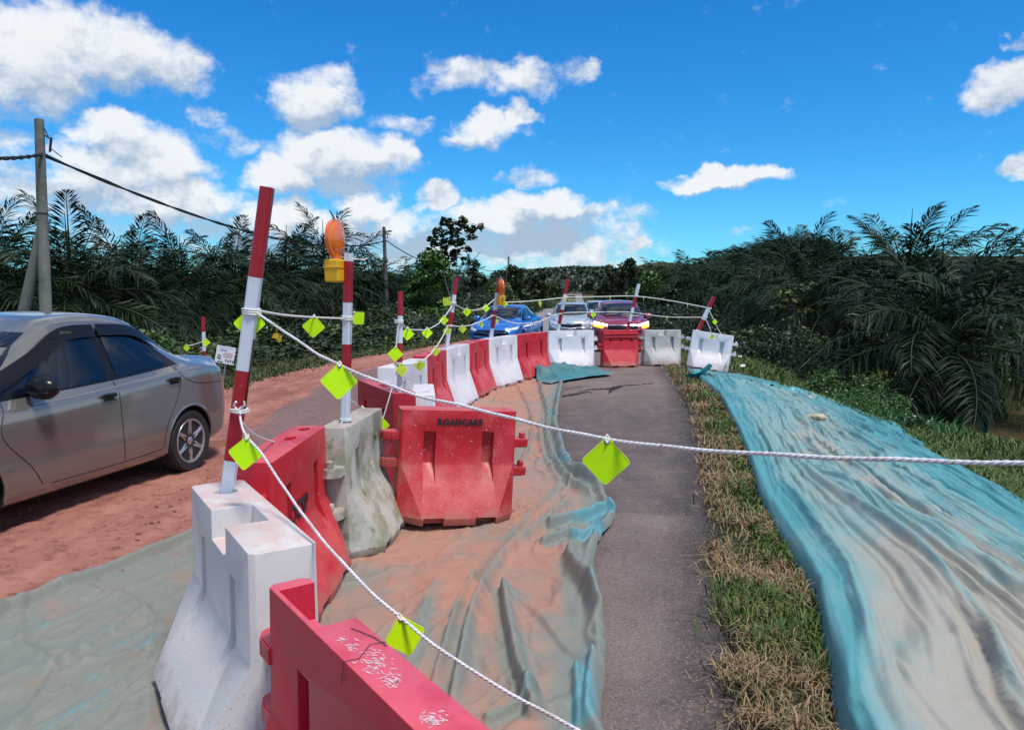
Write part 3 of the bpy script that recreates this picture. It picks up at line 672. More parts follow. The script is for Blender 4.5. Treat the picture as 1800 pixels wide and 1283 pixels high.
    # stones
    M_stone = mat('pale_stone', (.52, .42, .30), .9, layers=[((.3, .25, .18), 9, .4, .7, .7)], bump=(25, .5, .02))
    for i, (p, lb) in enumerate(zip(holes[:2], ('larger pale broken stone weighing down the blue tarpaulin', 'smaller pale stone at the upper edge of the blue tarpaulin'))):
        bm = bmesh.new(); bmesh.ops.create_icosphere(bm, subdivisions=2, radius=.13 if i == 0 else .09)
        for v in bm.verts: v.co = v.co*random.uniform(.75, 1.1); v.co.z *= .45; v.co.x *= 1.2
        me = bpy.data.meshes.new('stone'); bm.to_mesh(me); bm.free(); me.materials.append(M_stone)
        s = link_mesh('stone', me); s.location = (p.x, p.y, p.z+.14); s.rotation_euler.z = i*1.1; tag(s, lb, 'stone')
build_blue_tarp()

# ------------------------------------------------------------------ water-filled barriers
def barrier_body(name, m, H=.82, W=.5, t=.20, L=1., ch=.15, notch=(0., .2, 1, .16), hole=-.36, slots=False, ribs=False, zf=.40):
    zf = zf*H/.82; a = L/2
    def ring(z, a, b, cx, cy):
        return [(-a, -b+cy, z), (-a+cx, -b, z), (a-cx, -b, z), (a, -b+cy, z), (a, b-cy, z), (a-cx, b, z), (-a+cx, b, z), (-a, b-cy, z)]
    cy = (W-t)/2
    lv = [(0, a-.01, W/2-.01, ch, cy*.95), (.05, a, W/2, ch, cy*.95), (.075, a, W/2-.012, ch, cy*.95), (zf, a, t/2+.012, .022, .022), (zf+.03, a, t/2, .018, .018), (H, a-.004, t/2-.004, .018, .018)]
    mb = MB()
    for l in lv: mb.v += ring(*l)
    n = len(lv)
    for i in range(n-1):
        for k in range(8): mb.f.append((i*8+k, i*8+(k+1) % 8, (i+1)*8+(k+1) % 8, (i+1)*8+k))
    mb.f += [tuple(range(7, -1, -1)), tuple((n-1)*8+k for k in range(8))]; mb.mi = [0]*len(mb.f)
    o = mb.build('body', m)
    c = MB()
    s = H/.82
    for sd in (-1, 1):
        for x in (-.25*L, .25*L):
            if ribs and sd == -1: continue
            w = .042
            prof = [(sd*(t/2-.055), .66*s), (sd*(t/2-.055), zf+.02), (sd*(W*.335), zf-.13), (sd*(W), zf-.13), (sd*W, .66*s)]
            c.prism(prof, x-w, x+w, 'x')
        for x in (-.22*L, .22*L): c.box((x, sd*W/2, .02), (.17*L, .16, .07))
    if notch:
        nx, nw, side, nd = notch
        c.box((nx, side*-.2+(side*-1)*0 + side*0, H), (nw, .4-2*0, .26*s)) if False else c.box((nx, -side*(.5-(nd-t/2)), H-.0), (nw, 1.0, .24*s))
    if ribs:
        for x in (-.3, 0, .3): c.lathe([(.035, -.2), (.035, 0)], 14, Matrix.Translation((x*L, -t/2+.03, .60*s))@Matrix.Rotation(R(90), 4, 'X')@Matrix.Translation((0, 0, .17)))
    if hole is not None: c.lathe([(.048, -.14), (.048, .1)], 16, Matrix.Translation((hole*L, 0, H)))
    if slots:
        for x in (.1, .38): c.lathe([(.03, -.1), (.03, .1)], 12, Matrix.Translation((x*L, 0, H))@Matrix.Diagonal((1.9, 1, 1, 1)))
    boolean(o, c)
    if ribs:
        rb = MB(); rb.box((0, 0, .745*s), (L*.985, t+.05, .025)); rb.box((0, 0, .675*s), (L*.985, t+.05, .025)); r = rb.build('rib', m, o)
        b = r.modifiers.new('b', 'BEVEL'); b.width = .009; b.segments = 2; bake_mods(r)
    bv = o.modifiers.new('bev', 'BEVEL'); bv.width = .011; bv.segments = 3; bv.limit_method = 'ANGLE'; bv.angle_limit = R(28); bv.harden_normals = False
    bake_mods(o); me = o.data; bm = bmesh.new(); bm.from_mesh(me); set_smooth(bm, 32); bm.to_mesh(me); bm.free()
    return o
_lug = {}
def lug_mesh(m, pin):
    k = (m.name, pin)
    if k not in _lug:
        mb = MB(); pts = [(-.03, -.07), (.06, -.07), (.105, -.05), (.125, 0), (.105, .05), (.06, .07), (-.03, .07)]
        mb.prism(pts, -.03, .03, 'z')
        if pin: mb.lathe([(.024, .03), (.024, .068), (.018, .075)], 12, Matrix.Translation((.075, 0, 0)))
        me = mb.mesh('lug', m); bm = bmesh.new(); bm.from_mesh(me)
        bmesh.ops.bevel(bm, geom=[e for e in bm.edges if e.calc_face_angle(0) > R(50)], offset=.006, segments=2, affect='EDGES'); set_smooth(bm, 35); bm.to_mesh(me); bm.free()
        _lug[k] = me
    return _lug[k]
_bodies = {}
def barrier(label, cx, cy, yaw, m, H=.82, L=1., W=.5, t=.2, ch=.15, tilt=0., pitch=0., key=None, ll=(.64, .42), lr=(.57, .35), group='red and white water-filled barriers', z=None, **kw):
    root = empty('water_barrier', (cx, cy, (gh(cx, cy) if z is None else z)+.035*0))
    root.rotation_euler = (Matrix.Rotation(R(yaw), 3, 'Z')@Matrix.Rotation(R(tilt), 3, 'Y')@Matrix.Rotation(R(pitch), 3, 'X')).to_euler()
    kk = (m.name, round(H, 3), round(L, 3), W, t, ch, str(kw))
    if kk in _bodies: body = link_mesh('body', _bodies[kk], root)
    else: body = barrier_body('body', m, H, W, t, L, ch, **kw); _bodies[kk] = body.data; body.parent = root
    s = H/.82
    for sd, zs, pin in ((-1, ll, False), (1, lr, True)):
        for zz in zs:
            l = link_mesh('lug', lug_mesh(m, pin), root); l.location = (sd*L/2, 0, zz*s); l.rotation_euler.z = 0 if sd > 0 else math.pi
    tag(root, label, 'barrier', group); return root
def text_mesh(txt, size, m, name='stencil', parent=None, M=None, spacing=1., bold=0.0, depth=.0):
    cu = bpy.data.curves.new('t', 'FONT'); cu.body = txt; cu.size = size; cu.align_x = 'CENTER'; cu.align_y = 'CENTER'; cu.space_character = spacing; cu.offset = bold; cu.extrude = depth
    o = bpy.data.objects.new('t', cu); COL.objects.link(o)
    me = bpy.data.meshes.new_from_object(o.evaluated_get(bpy.context.evaluated_depsgraph_get())); bpy.data.objects.remove(o); bpy.data.curves.remove(cu)
    me.materials.clear(); me.materials.append(m); me.name = name
    t = link_mesh(name, me, parent); t.matrix_local = M; return t
FRONT = lambda x, y, z: Matrix.Translation((x, y, z))@Matrix.Rotation(R(90), 4, 'X')

LT = .038   # barriers stand on the tarpaulin
B = {}
# measured footprints: x, y on the ground
B['near_red'] = barrier('red barrier nearest the camera with a scuffed pink top, cut off by the frame', -.33, 1.69, -54.5, M_red_near, .775, 1.16, W=.56, t=.13, z=LT, notch=(-.37, .30, -1, .11), hole=None, ll=(.6, .38))
B['near_white'] = barrier('nearest white barrier, chalky with dusty pink top, holding the tallest striped post', -1.03, 2.84, -57.5, M_white_near, .79, 1.06, W=.62, t=.23, z=LT, notch=(.045, .25, 1, .16), hole=-.33, ll=(.56, .22), lr=(.5, .2))
B['red2'] = barrier('red barrier with black OCSB stencil standing between the nearest white and the mossy one', -1.22, 3.97, 90, M_red, .84, 1.02, W=.54, z=LT, notch=None, hole=None, slots=True)
text_mesh('OCSB', .135, M_black, 'stencil', B['red2'], FRONT(-.10, -.1035, .50), bold=.005)
B['moss'] = barrier('mossy grey green barrier seen end on beside the red stencilled one', -1.05, 4.92, -95, M_moss, .82, .84, W=.56, t=.18, z=LT, notch=None, hole=.22, ll=(.6, .36), lr=(.56, .30))
B['roadcare'] = barrier('scuffed red barrier with black ROADCARE stencil facing the camera', -.44, 5.37, 17, M_red_sc, .79, .85, W=.52, t=.2, z=LT+.02, tilt=3.6, notch=None, hole=None, ll=(.62, .42))
text_mesh('ROADCARE', .058, M_black, 'stencil', B['roadcare'], FRONT(0, -.1035, .705), spacing=1.1, bold=.0035)
B['red4'] = barrier('dark red barrier turned away behind the ROADCARE barrier, striped post in its top', -1.13, 6.62, -64, M_red_dark, .83, 1.18, t=.2, z=LT, notch=(0, .22, -1, .14), hole=.4)
B['whiteA'] = barrier('short white barrier end with a yellow wire, behind the ROADCARE barrier', -.80, 6.75, -83, M_white, .78, .84, t=.2, z=LT, notch=None, hole=.2)
B['whiteB'] = barrier('white barrier with worn rounded top between two red ones, seen nearly end on', -1.21, 8.35, 80, M_white, .88, 1.18, t=.22, z=LT, notch=None, hole=None)
ch_px = [(737, 9.25), (774, 10.5), (816, 11.85), (851, 13.15), (903, 14.5), (957, 15.9)]
ch_pt = [Vector(((p-900)/FPX*y, y)) for p, y in ch_px]
info = [('red6', M_red, 'red barrier with a notched top just right of the worn white one'), ('white7', M_white, 'white barrier with a leaning striped post at its left end, fifth from the far corner'),
        ('red8', M_red, 'narrow looking red barrier between the two white ones in front of the blue car'), ('white9', M_white, 'white barrier in front of the blue car with the amber lamp post in its top'),
        ('red10', M_red, 'red barrier at the bend of the row, below the blue car rear door')]
for i, (k, m, lb) in enumerate(info):
    p, q = ch_pt[i], ch_pt[i+1]; d = q-p; c = (p+q)/2
    B[k] = barrier(lb, c.x, c.y, math.degrees(math.atan2(d.y, d.x)), m, .88, round(d.length*.95, 2), W=.56, z=LT, notch=(0, .2, 1, .14), hole=-.38)
def span(k, lb, m, x0, y0, x1, y1, H, **kw):
    p = Vector(((x0-900)/FPX*y0, y0)); q = Vector(((x1-900)/FPX*y1, y1)); d = q-p; c = (p+q)/2
    B[k] = barrier(lb, c.x, c.y, math.degrees(math.atan2(d.y, d.x)), m, H, round(d.length, 2), W=.56, **kw)
span('white11', 'widest pale white barrier before the silver hatchback with teal tarpaulin at its foot', M_white, 961, 17.1, 1042, 17.5, .88, hole=-.33, notch=(0, .25, 1, .14), ll=(.62, .42), lr=(.62, .42))
span('red12', 'ribbed red barrier with three round dimples in front of the dark red car', M_red, 1058, 17.6, 1120, 17.8, .87, notch=None, hole=.2, ribs=True, zf=.38, ll=(.5, .42), lr=(.5, .40))
span('white13', 'grimy greyish white barrier at the right edge of the asphalt', M_white_grey, 1130, 18.0, 1195, 18.2, .86, notch=(0, .2, 1, .14), hole=None, ll=(.64, .4), lr=(.64, .42))
span('white14', 'tilted white barrier on the grass with smudged black scribble', M_white, 1207, 17.3, 1281, 17.1, .86, notch=(0, .2, 1, .14), hole=-.28, tilt=8.5, ll=(.62, .4), lr=(.64, .42), z=-.02)
def scribble():
    mb = MB(); rnd = random.Random(4)
    for i in range(11):
        x = .05+i*.034; p = [(x+rnd.uniform(-.02, .02), -.117-.49*(.36-z), z) for z in (.34, .27, .2, .13)]
        p = [(a, b-.012, c) for a, b, c in p]; mb.tube(p, .0045, 4)
    return mb.build('scribble', mat('faded_black_marker', (.12, .12, .13), .8), B['white14'])
scribble()
# crack and seam on the nearest top; wire hanging from the nearest white barrier
mb = MB(); mb.tube([(-.02, -.066, .72), (-.01, -.064, .777), (.0, -.03, .7785), (-.05, .02, .7785), (-.04, .06, .7785)], .0010, 5)
mb.tube([(-.16, .02, .7785), (-.08, .045, .7785), (-.02, .05, .7785)], .0013, 5); mb.build('crack', M_dark, B['near_red'])
def scuffs():
    mb = MB(); rnd = random.Random(2); P_ = B['near_red']; IV = Matrix.LocRotScale(P_.location, P_.rotation_euler, None).inverted()
    for (px, py, sx, sy, n) in [(655,1165,30,24,90),(690,1195,18,14,50),(620,1135,14,8,18),(760,1262,26,18,60),(600,1125,10,8,14)]:
        for i in range(n):
            p = gz(px+rnd.gauss(0, sx*.5), py+rnd.gauss(0, sy*.5), .8135); a = rnd.uniform(-.4, 1.0); l = rnd.uniform(.002, .012); w = rnd.uniform(.0008, .003)
            lp = IV @ Vector((p.x, p.y, p.z))
            if abs(lp.y) > .048 or lp.x < -.5 or (lp.x < -.2 and lp.y > -.05): continue
            c, q = math.cos(-a), math.sin(-a); k = rnd.randint(4, 6)
            mb.add([(p.x+l*math.cos(t)*c*rnd.uniform(.6, 1.2)-w*math.sin(t)*q, p.y+l*math.cos(t)*q+w*math.sin(t)*c*rnd.uniform(.6, 1.2), .8138+.0001*(i % 5)) for t in [6.283*j/k for j in range(k)]], [tuple(range(k))])
    o = mb.build('scuff_marks', mat('pale_scuff', (.72, .46, .50), .7), B['near_red'], fix=False); P_ = B['near_red']
    o.matrix_parent_inverse = Matrix.LocRotScale(P_.location, P_.rotation_euler, None).inverted(); o['kind'] = 'stuff'
scuffs()
mb = MB(); mb.tube([(-.575, .03, .25), (-.575, -.03, .20), (-.60, -.06, .12), (-.585, -.07, .06), (-.56, -.13, .03)], .003, 6)
mb.build('hanging_wire', M_steel, B['near_white'])

# ------------------------------------------------------------------ striped posts
def post(label, base, top, width, bands, cap=None, group='red and white striped posts', shape=4):
    base, top = Vector(base), Vector(top); d = (top-base).normalized(); n = (top-base).length
    root = empty('striped_post', base); q = d.to_track_quat('Z', 'Y'); root.rotation_euler = (q.to_matrix()@Matrix.Rotation(R(8), 3, 'Z')).to_euler()
    w = width/2; b = w*.28
    sec = [(-w+b, -w), (w-b, -w), (w, -w+b), (w, w-b), (w-b, w), (-w+b, w), (-w, w-b), (-w, -w+b)] if shape == 4 else [(w*math.cos(k*math.pi/6), w*math.sin(k*math.pi/6)) for k in range(12)]
    zz = 0.
    for (cname, t0, t1) in bands:
        mb = MB(); mb.prism(sec, t0*n, t1*n-.0015, 'z'); mb.build(cname+'_band', M_post_r if cname == 'red' else M_post_w, root, smooth=(shape != 4))
    tag(root, label, 'post', group); return root
def post_px(label, bx, by, Y, tx, ty, Yt, width, ys, cols, down=.12, **kw):
    """ys: photo rows of the band limits from the base up"""
    b = at(bx, by, Y); t = at(tx, ty, Yt); n = (t-b).length; fr = [0]
    bands = []
    for i, c in enumerate(cols):
        a0 = (by-ys[i])/(by-ty); a1 = (by-ys[i+1])/(by-ty); bands.append((c, a0, a1))
    ext = down/n; bands[0] = (bands[0][0], -ext, bands[0][2])
    return post(label, b, t, width, bands, **kw), b, t
P1, p1b, p1t = post_px('tallest leaning striped post, rising from the nearest white barrier', 398, 876, 3.17, 470, 329, 3.15, .052, [876, 805, 645, 482, 329], ['white', 'red', 'white', 'red'])
P2, p2b, p2t = post_px('upright striped post carrying the nearer amber lamp, in the mossy barrier', 607, 748, 4.78, 613, 445, 4.76, .05, [748, 650, 603, 530, 459, 445], ['white', 'red', 'white', 'red', 'white'], down=.1)
P3, p3b, p3t = post_px('short striped post standing in the dark red barrier behind ROADCARE', 702, 700, 6.25, 704, 512, 6.3, .048, [700, 648, 603, 555, 512], ['white', 'red', 'white', 'red'], shape=12)
P4, p4b, p4t = post_px('thin striped post leaning right at the left end of the row, against the dark trees', 785, 612, 10.75, 803, 488, 10.8, .052, [612, 577, 549, 518, 488], ['white', 'red', 'white', 'red'])
P5, p5b, p5t = post_px('striped post in front of the blue car carrying the farther amber lamp', 863, 594, 13.45, 878, 488, 13.5, .062, [594, 577, 545, 515, 488], ['white', 'red', 'white', 'red'])
P6, p6b, p6t = post_px('striped post leaning in front of the silver hatchback', 980, 584, 17.2, 999, 490, 17.2, .075, [584, 569, 544, 517, 490], ['white', 'red', 'white', 'red'])
P7, p7b, p7t = post_px('striped post with white tip leaning in front of the dark red car', 1103, 580, 17.75, 1123, 499, 17.75, .07, [580, 565, 540, 522, 499], ['red', 'white', 'red', 'white'])
P8, p8b, p8t = post_px('short thick tipped striped post in the tilted white barrier on the grass', 1222, 592, 17.25, 1255, 522, 17.25, .085, [592, 580, 562, 541, 522], ['white', 'red', 'white', 'red'])
P0, p0b, p0t = post_px('small striped post by the leaning notice board beyond the grey sedan', 360, 650, 13.4, 357, 557, 13.4, .055, [650, 617, 583, 557], ['red', 'white', 'red'], down=.5)
mb = MB(); mb.box((0, -.029, .55), (.018, .002, .30)); mb.build('peeling_tape', M_blackpl, P1)

# amber lamps hung on posts
def lamp(label, c, s, yaw):
    root = empty('warning_lamp', c, R(yaw))
    mb = MB(); w, d, h = .062*s, .045*s, .135*s
    mb.prism([(-w, -h), (w, -h), (w*1.08, -h*.35), (w*1.08, 0), (-w*1.08, 0), (-w*1.08, -h*.35)], -d, d, 'y')
    o = mb.build('battery_box', M_yellow, root); bv = o.modifiers.new('b', 'BEVEL'); bv.width = .01*s; bv.segments = 2; bake_mods(o)
    mb = MB(); mb.box((0, 0, -h*.36), (w*2.3, d*2.15, .006*s)); mb.build('box_seam', M_yellow, root)
    mb = MB(); mb.box((0, 0, .012*s), (.05*s, .05*s, .03*s)); mb.build('neck', M_amber, root)
    r = .105*s; Mx = Matrix.Translation((0, 0, .02*s+r))@Matrix.Rotation(R(90), 4, 'X')
    mb = MB(); mb.lathe([(.01, -.030*s), (r*.5, -.028*s), (r*.82, -.020*s), (r*.93, -.012*s), (r*.93, .012*s), (r*.82, .020*s), (r*.5, .028*s), (.01, .030*s)], 28, Mx)
    mb.build('lens', M_amber, root, smooth=True, angle=60)
    mb = MB(); mb.lathe([(r*.90, -.014*s), (r*1.04, -.012*s), (r*1.04, .012*s), (r*.90, .014*s)], 28, Mx, close=True); mb.build('lens_rim', M_amber, root, smooth=True)
    mb = MB(); z = .02*s+2*r; mb.tube([(.0, 0, z-.01), (-.045*s, 0, z+.035*s), (-.06*s, 0, z+.05*s), (-.02*s, .004, z+.03*s), (.02*s, 0, z-.01)], .0035*s, 6); mb.build('wire_handle', M_steel, root)
    mb = MB(); mb.box((w*1.3, 0, -h*.3), (.03*s, .02*s, .05*s)); mb.build('bracket', M_steel, root)
    tag(root, label, 'lamp', 'amber warning lamps on posts'); return root
lamp('nearer amber warning lamp with yellow box, left of the upright post', at(590, 456, 4.74), 1.05, 76)
mb = MB(); p = at(612, 457, 4.74); mb.tube([p+Vector((.03, -.03, .0)), p+Vector((.13, -.05, .005))], .003, 5); mb.tube([p+Vector((.03, -.03, .01)), p+Vector((.11, -.02, -.005))], .003, 5); o = mb.build('wire_tie', M_rope_s); o.parent = P2; o.matrix_parent_inverse = (Matrix.LocRotScale(P2.location, P2.rotation_euler, None)).inverted()
lamp('farther amber warning lamp on the striped post before the blue car', at(881, 520, 13.35), 1.25, -70)

# ------------------------------------------------------------------ ropes
def rope_obj(name, label, pts, r, n=8, strands=0, m=None, sag=None, closed_ends=True):
    """pts: 3D control points"""
    P = [Vector(q) for q in smooth_poly([tuple(p) for p in pts], 10)]
    mb = MB()
    if strands:
        L = sum((P[i+1]-P[i]).length for i in range(len(P)-1)); step = r*.75; N = int(L/step); S = np.concatenate([[0], np.cumsum([(P[i+1]-P[i]).length for i in range(len(P)-1)])])
        co = np.array([tuple(p) for p in P]); ss = np.linspace(0, S[-1], N); C = [Vector(tuple(np.interp(s, S, co[:, k]) for k in range(3))) for s in ss]
        for st in range(3):
            q = []
            for i, c in enumerate(C):
                t = (C[min(i+1, N-1)]-C[max(i-1, 0)]).normalized(); a = t.cross(Vector((0, 0, 1))).normalized(); b = a.cross(t)
                th = ss[i]/(r*9.5)*2*math.pi+st*2*math.pi/3; th += .5*math.sin(ss[i]*7.3)+.3*math.sin(ss[i]*19); kf = 1+.12*math.sin(ss[i]*31+st)*math.sin(ss[i]*5); q.append(c+(a*math.cos(th)+b*math.sin(th))*r*.5*kf+Vector((0, 0, .0012*math.sin(ss[i]*23))))
            mb.tube(q, r*.56, 5)
    else:
        mb.tube(P, r, n)
    o = mb.build(name, m or M_rope_s, smooth=True, angle=80)
    return tag(o, label, 'rope', 'white ropes strung between the posts')
R2 = [at(448, 549, 3.15), at(500, 583, 3.02), at(555, 620, 2.85), at(600, 643, 2.71), at(660, 668, 2.66), at(740, 697, 2.55), at(830, 717, 2.42), at(950, 748, 2.24), at(1064, 771, 2.07), at(1200, 788, 1.91), at(1400, 801, 1.7), at(1600, 809, 1.54), at(1830, 815, 1.38)]
rope_obj('rope', 'thick twisted white rope crossing the whole view in front of the asphalt', R2, .0054, strands=3, m=M_rope)
R3 = [at(421, 718, 3.14), at(424, 745, 3.05), at(434, 768, 2.88), at(462, 800, 2.82), at(500, 858, 2.72), at(560, 940, 2.42), at(640, 1028, 2.2), at(706, 1087, 2.09), at(790, 1152, 1.98), at(900, 1220, 1.86), at(1030, 1290, 1.7)]
rope_obj('rope', 'twisted white rope running down from the tallest post to the bottom edge', R3, .0050, strands=3, m=M_rope)
def rp(label, pts, r=.0035): return rope_obj('rope', label, [at(*p) for p in pts], r)
rp('white rope between the tallest post and the lamp post, one reflector on it', [(452,546,3.14),(500,554,3.6),(553,558,4.2),(605,560,4.75)], .0055)
rp('sagging white rope low between the tallest post and the mossy barrier post', [(424,741,3.1),(450,765,3.4),(490,778,4.1),(530,773,4.35),(568,764,4.55),(592,752,4.7),(604,738,4.75)], .005)
rp('short white cord hanging behind the mossy barrier with two reflectors', [(612,700,4.8),(632,716,5.6),(650,740,5.9),(656,743,6.0),(672,740,6.1)], .005)
rp('white cord hanging in front of the dark red barrier from its post', [(701,566,6.25),(697,600,6.22),(696,640,6.2),(695,660,6.18),(684,700,6.12),(672,740,6.1)], .006)
rp('short white cord end dangling beside the mossy barrier', [(636,788,5.0),(643,800,5.0),(650,812,5.0),(658,822,5.02)], .004)
rp('sagging white rope with three reflectors between the third and fourth posts', [(706,566,6.3),(716,578,6.9),(735,580,7.9),(752,579,8.6),(775,565,9.7),(794,538,10.7)], .007)
rp('lower white rope with three reflectors rising from the dark red barrier to the fourth post', [(700,637,6.25),(712,641,6.6),(738,636,7.6),(757,622,8.5),(772,602,9.5),(787,575,10.75)], .007)
rp('upper white rope from the fourth post to the farther lamp post', [(797,533,10.7),(815,543,11.3),(835,545,12.),(852,540,12.7),(868,527,13.4)], .008)
rp('lower white rope from the fourth post to the farther lamp post', [(790,572,10.7),(812,574,11.3),(833,570,12.),(850,563,12.7),(866,555,13.4)], .008)
rp('upper white rope from the farther lamp post across above the cars to the grass', [(870,532,13.5),(905,531,14.8),(949,528,16.),(997,523,17.15),(1060,521.5,17.5),(1118,521,17.75),(1180,529,17.5),(1248,542,17.25)], .011)
rp('lower white rope in front of the blue and silver cars to the farthest post', [(869,555,13.5),(905,568,14.8),(945,566,16),(985,551,17.15),(1043,549,17.5),(1106,549,17.75),(1170,557,17.5),(1238,558,17.25)], .010)
rp('loose white rope end hanging down right of the farthest post', [(1246,545,17.2),(1256,565,17.1),(1263,580,17.1),(1272,592,17.05)], .008)
rp('loose white rope end hanging to the top of the tilted barrier', [(1240,560,17.2),(1247,575,17.1),(1251,588,17.1)], .008)
rp('thin white cord from the dark red barrier post to the yellow wired white barrier', [(704,644,6.25),(715,672,6.3),(728,702,6.35)], .004)
rp('thin white cord tied to the small post beyond the grey sedan', [(325,608,13.2),(340,606,13.3),(357,600,13.35)], .007)
# rope knots
def knot(P, p, r, R0, turns=3, name='rope_knot'):
    mb = MB(); pts = []
    for i in range(turns*12+1):
        a = i/12*2*math.pi; pts.append(Vector(p)+Vector((math.cos(a)*R0, math.sin(a)*R0, (i/12-turns/2)*r*1.9+.004*math.sin(a*2))))
    mb.tube(pts, r, 6)
    o = mb.build(name, M_rope_s, smooth=True); o.parent = P; o.matrix_parent_inverse = Matrix.LocRotScale(P.location, P.rotation_euler, None).inverted(); return o
knot(P1, at(442, 549, 3.16), .005, .036); knot(P1, at(421, 722, 3.16), .005, .036, 2)
mb = MB(); mb.tube([at(424,716,3.1), at(418,722,3.08), at(411,712,3.09), at(415,706,3.08)], .005, 6); mb.tube([at(421,720,3.1), at(430,712,3.08), at(429,705,3.08)], .0045, 6)
o = mb.build('knot_end', M_rope_s, P1, smooth=True); o.matrix_parent_inverse = Matrix.LocRotScale(P1.location, P1.rotation_euler, None).inverted()
knot(P2, at(610, 560, 4.77), .005, .034); knot(P2, at(607, 738, 4.78), .005, .034, 2)
for P, x, y, Y in ((P3,701,566,6.27),(P3,701,640,6.27),(P4,796,533,10.78),(P4,789,573,10.76),(P5,871,528,13.48),(P5,867,555,13.46),(P6,993,522,17.2),(P6,986,552,17.2),(P7,1119,521,17.75),(P7,1111,549,17.75),(P8,1247,542,17.25),(P8,1240,558,17.25)):
    knot(P, at(x, y, Y), .007, .034 if Y < 8 else .045, 2)

# ------------------------------------------------------------------ lime reflectors
def diamond_mesh(name, m, mr):
    s = .094/2; rc = .010; pts = []
    for (cx, cy, a0) in ((s-rc, s-rc, 0), (-s+rc, s-rc, 90), (-s+rc, -s+rc, 180), (s-rc, -s+rc, 270)):
        for k in range(4): a = R(a0+k*30); pts.append((cx+rc*math.cos(a), cy+rc*math.sin(a)))
    c, sn = math.cos(R(45)), math.sin(R(45)); pts = [(x*c-y*sn, x*sn+y*c) for x, y in pts]
    # hole near the top corner is an eyelet ring; hang point is the origin
    top = .094*.7071-.014
    A = MB(); A.prism([(x*.95, y*.95-top) for x, y in pts], -.0016, .0016, 'y'); body = A.mesh(name, m)
    Bm = MB(); n = len(pts); vs = []
    for z in (-.0023, .0023):
        vs += [(x, z, y-top) for x, y in pts]+[(x*.945, z, y*.945-top) for x, y in pts]
    Bm.v = vs
    for i in range(n):
        j = (i+1) % n; Bm.f += [(i, j, n+j, n+i), (2*n+i, 3*n+i, 3*n+j, 2*n+j), (i, 2*n+i, 2*n+j, j)]
    Bm.mi = [0]*len(Bm.f); rim = Bm.mesh('rim', mr)
    E_ = MB(); E_.lathe([(.0035, -.003), (.0075, -.0028), (.0075, .0028), (.0035, .003)], 12, Matrix.Rotation(R(90), 4, 'X'), close=True)
    eye = E_.mesh('eyelet', M_steel, smooth=True)
    K = MB(); K.tube([(0, -.006, -.002), (.006, 0, .010), (0, .008, .018), (-.006, 0, .010), (0, -.006, -.002)], .003, 6); kn = K.mesh('tie', M_rope_s, smooth=True)
    return body, rim, eye, kn
DM = diamond_mesh('reflector', M_lime, M_lime_rim); DMd = diamond_mesh('reflector', M_lime_dirty, M_lime_rim)
def reflector(label, px, py, Y, yaw=0, roll=0, s=1., dirty=False, pitch=0):
    """px, py: where it hangs"""
    D = DMd if dirty else DM; root = link_mesh('reflector', D[0]); yaw += random.uniform(-5, 5); roll += random.uniform(-3, 3); pitch += random.uniform(-8, 3); root.location = at(px, py, Y)-Vector((0, .012, 0))
    root.rotation_euler = (Matrix.Rotation(R(yaw), 3, 'Z')@Matrix.Rotation(R(roll), 3, 'Y')@Matrix.Rotation(R(pitch), 3, 'X')).to_euler(); root.scale = (s, s, s)
    for nm, me in (('rim', D[1]), ('eyelet', D[2]), ('tie', D[3])): link_mesh(nm, me, root)
    tag(root, label, 'reflector', 'lime diamond reflectors on the ropes'); return root
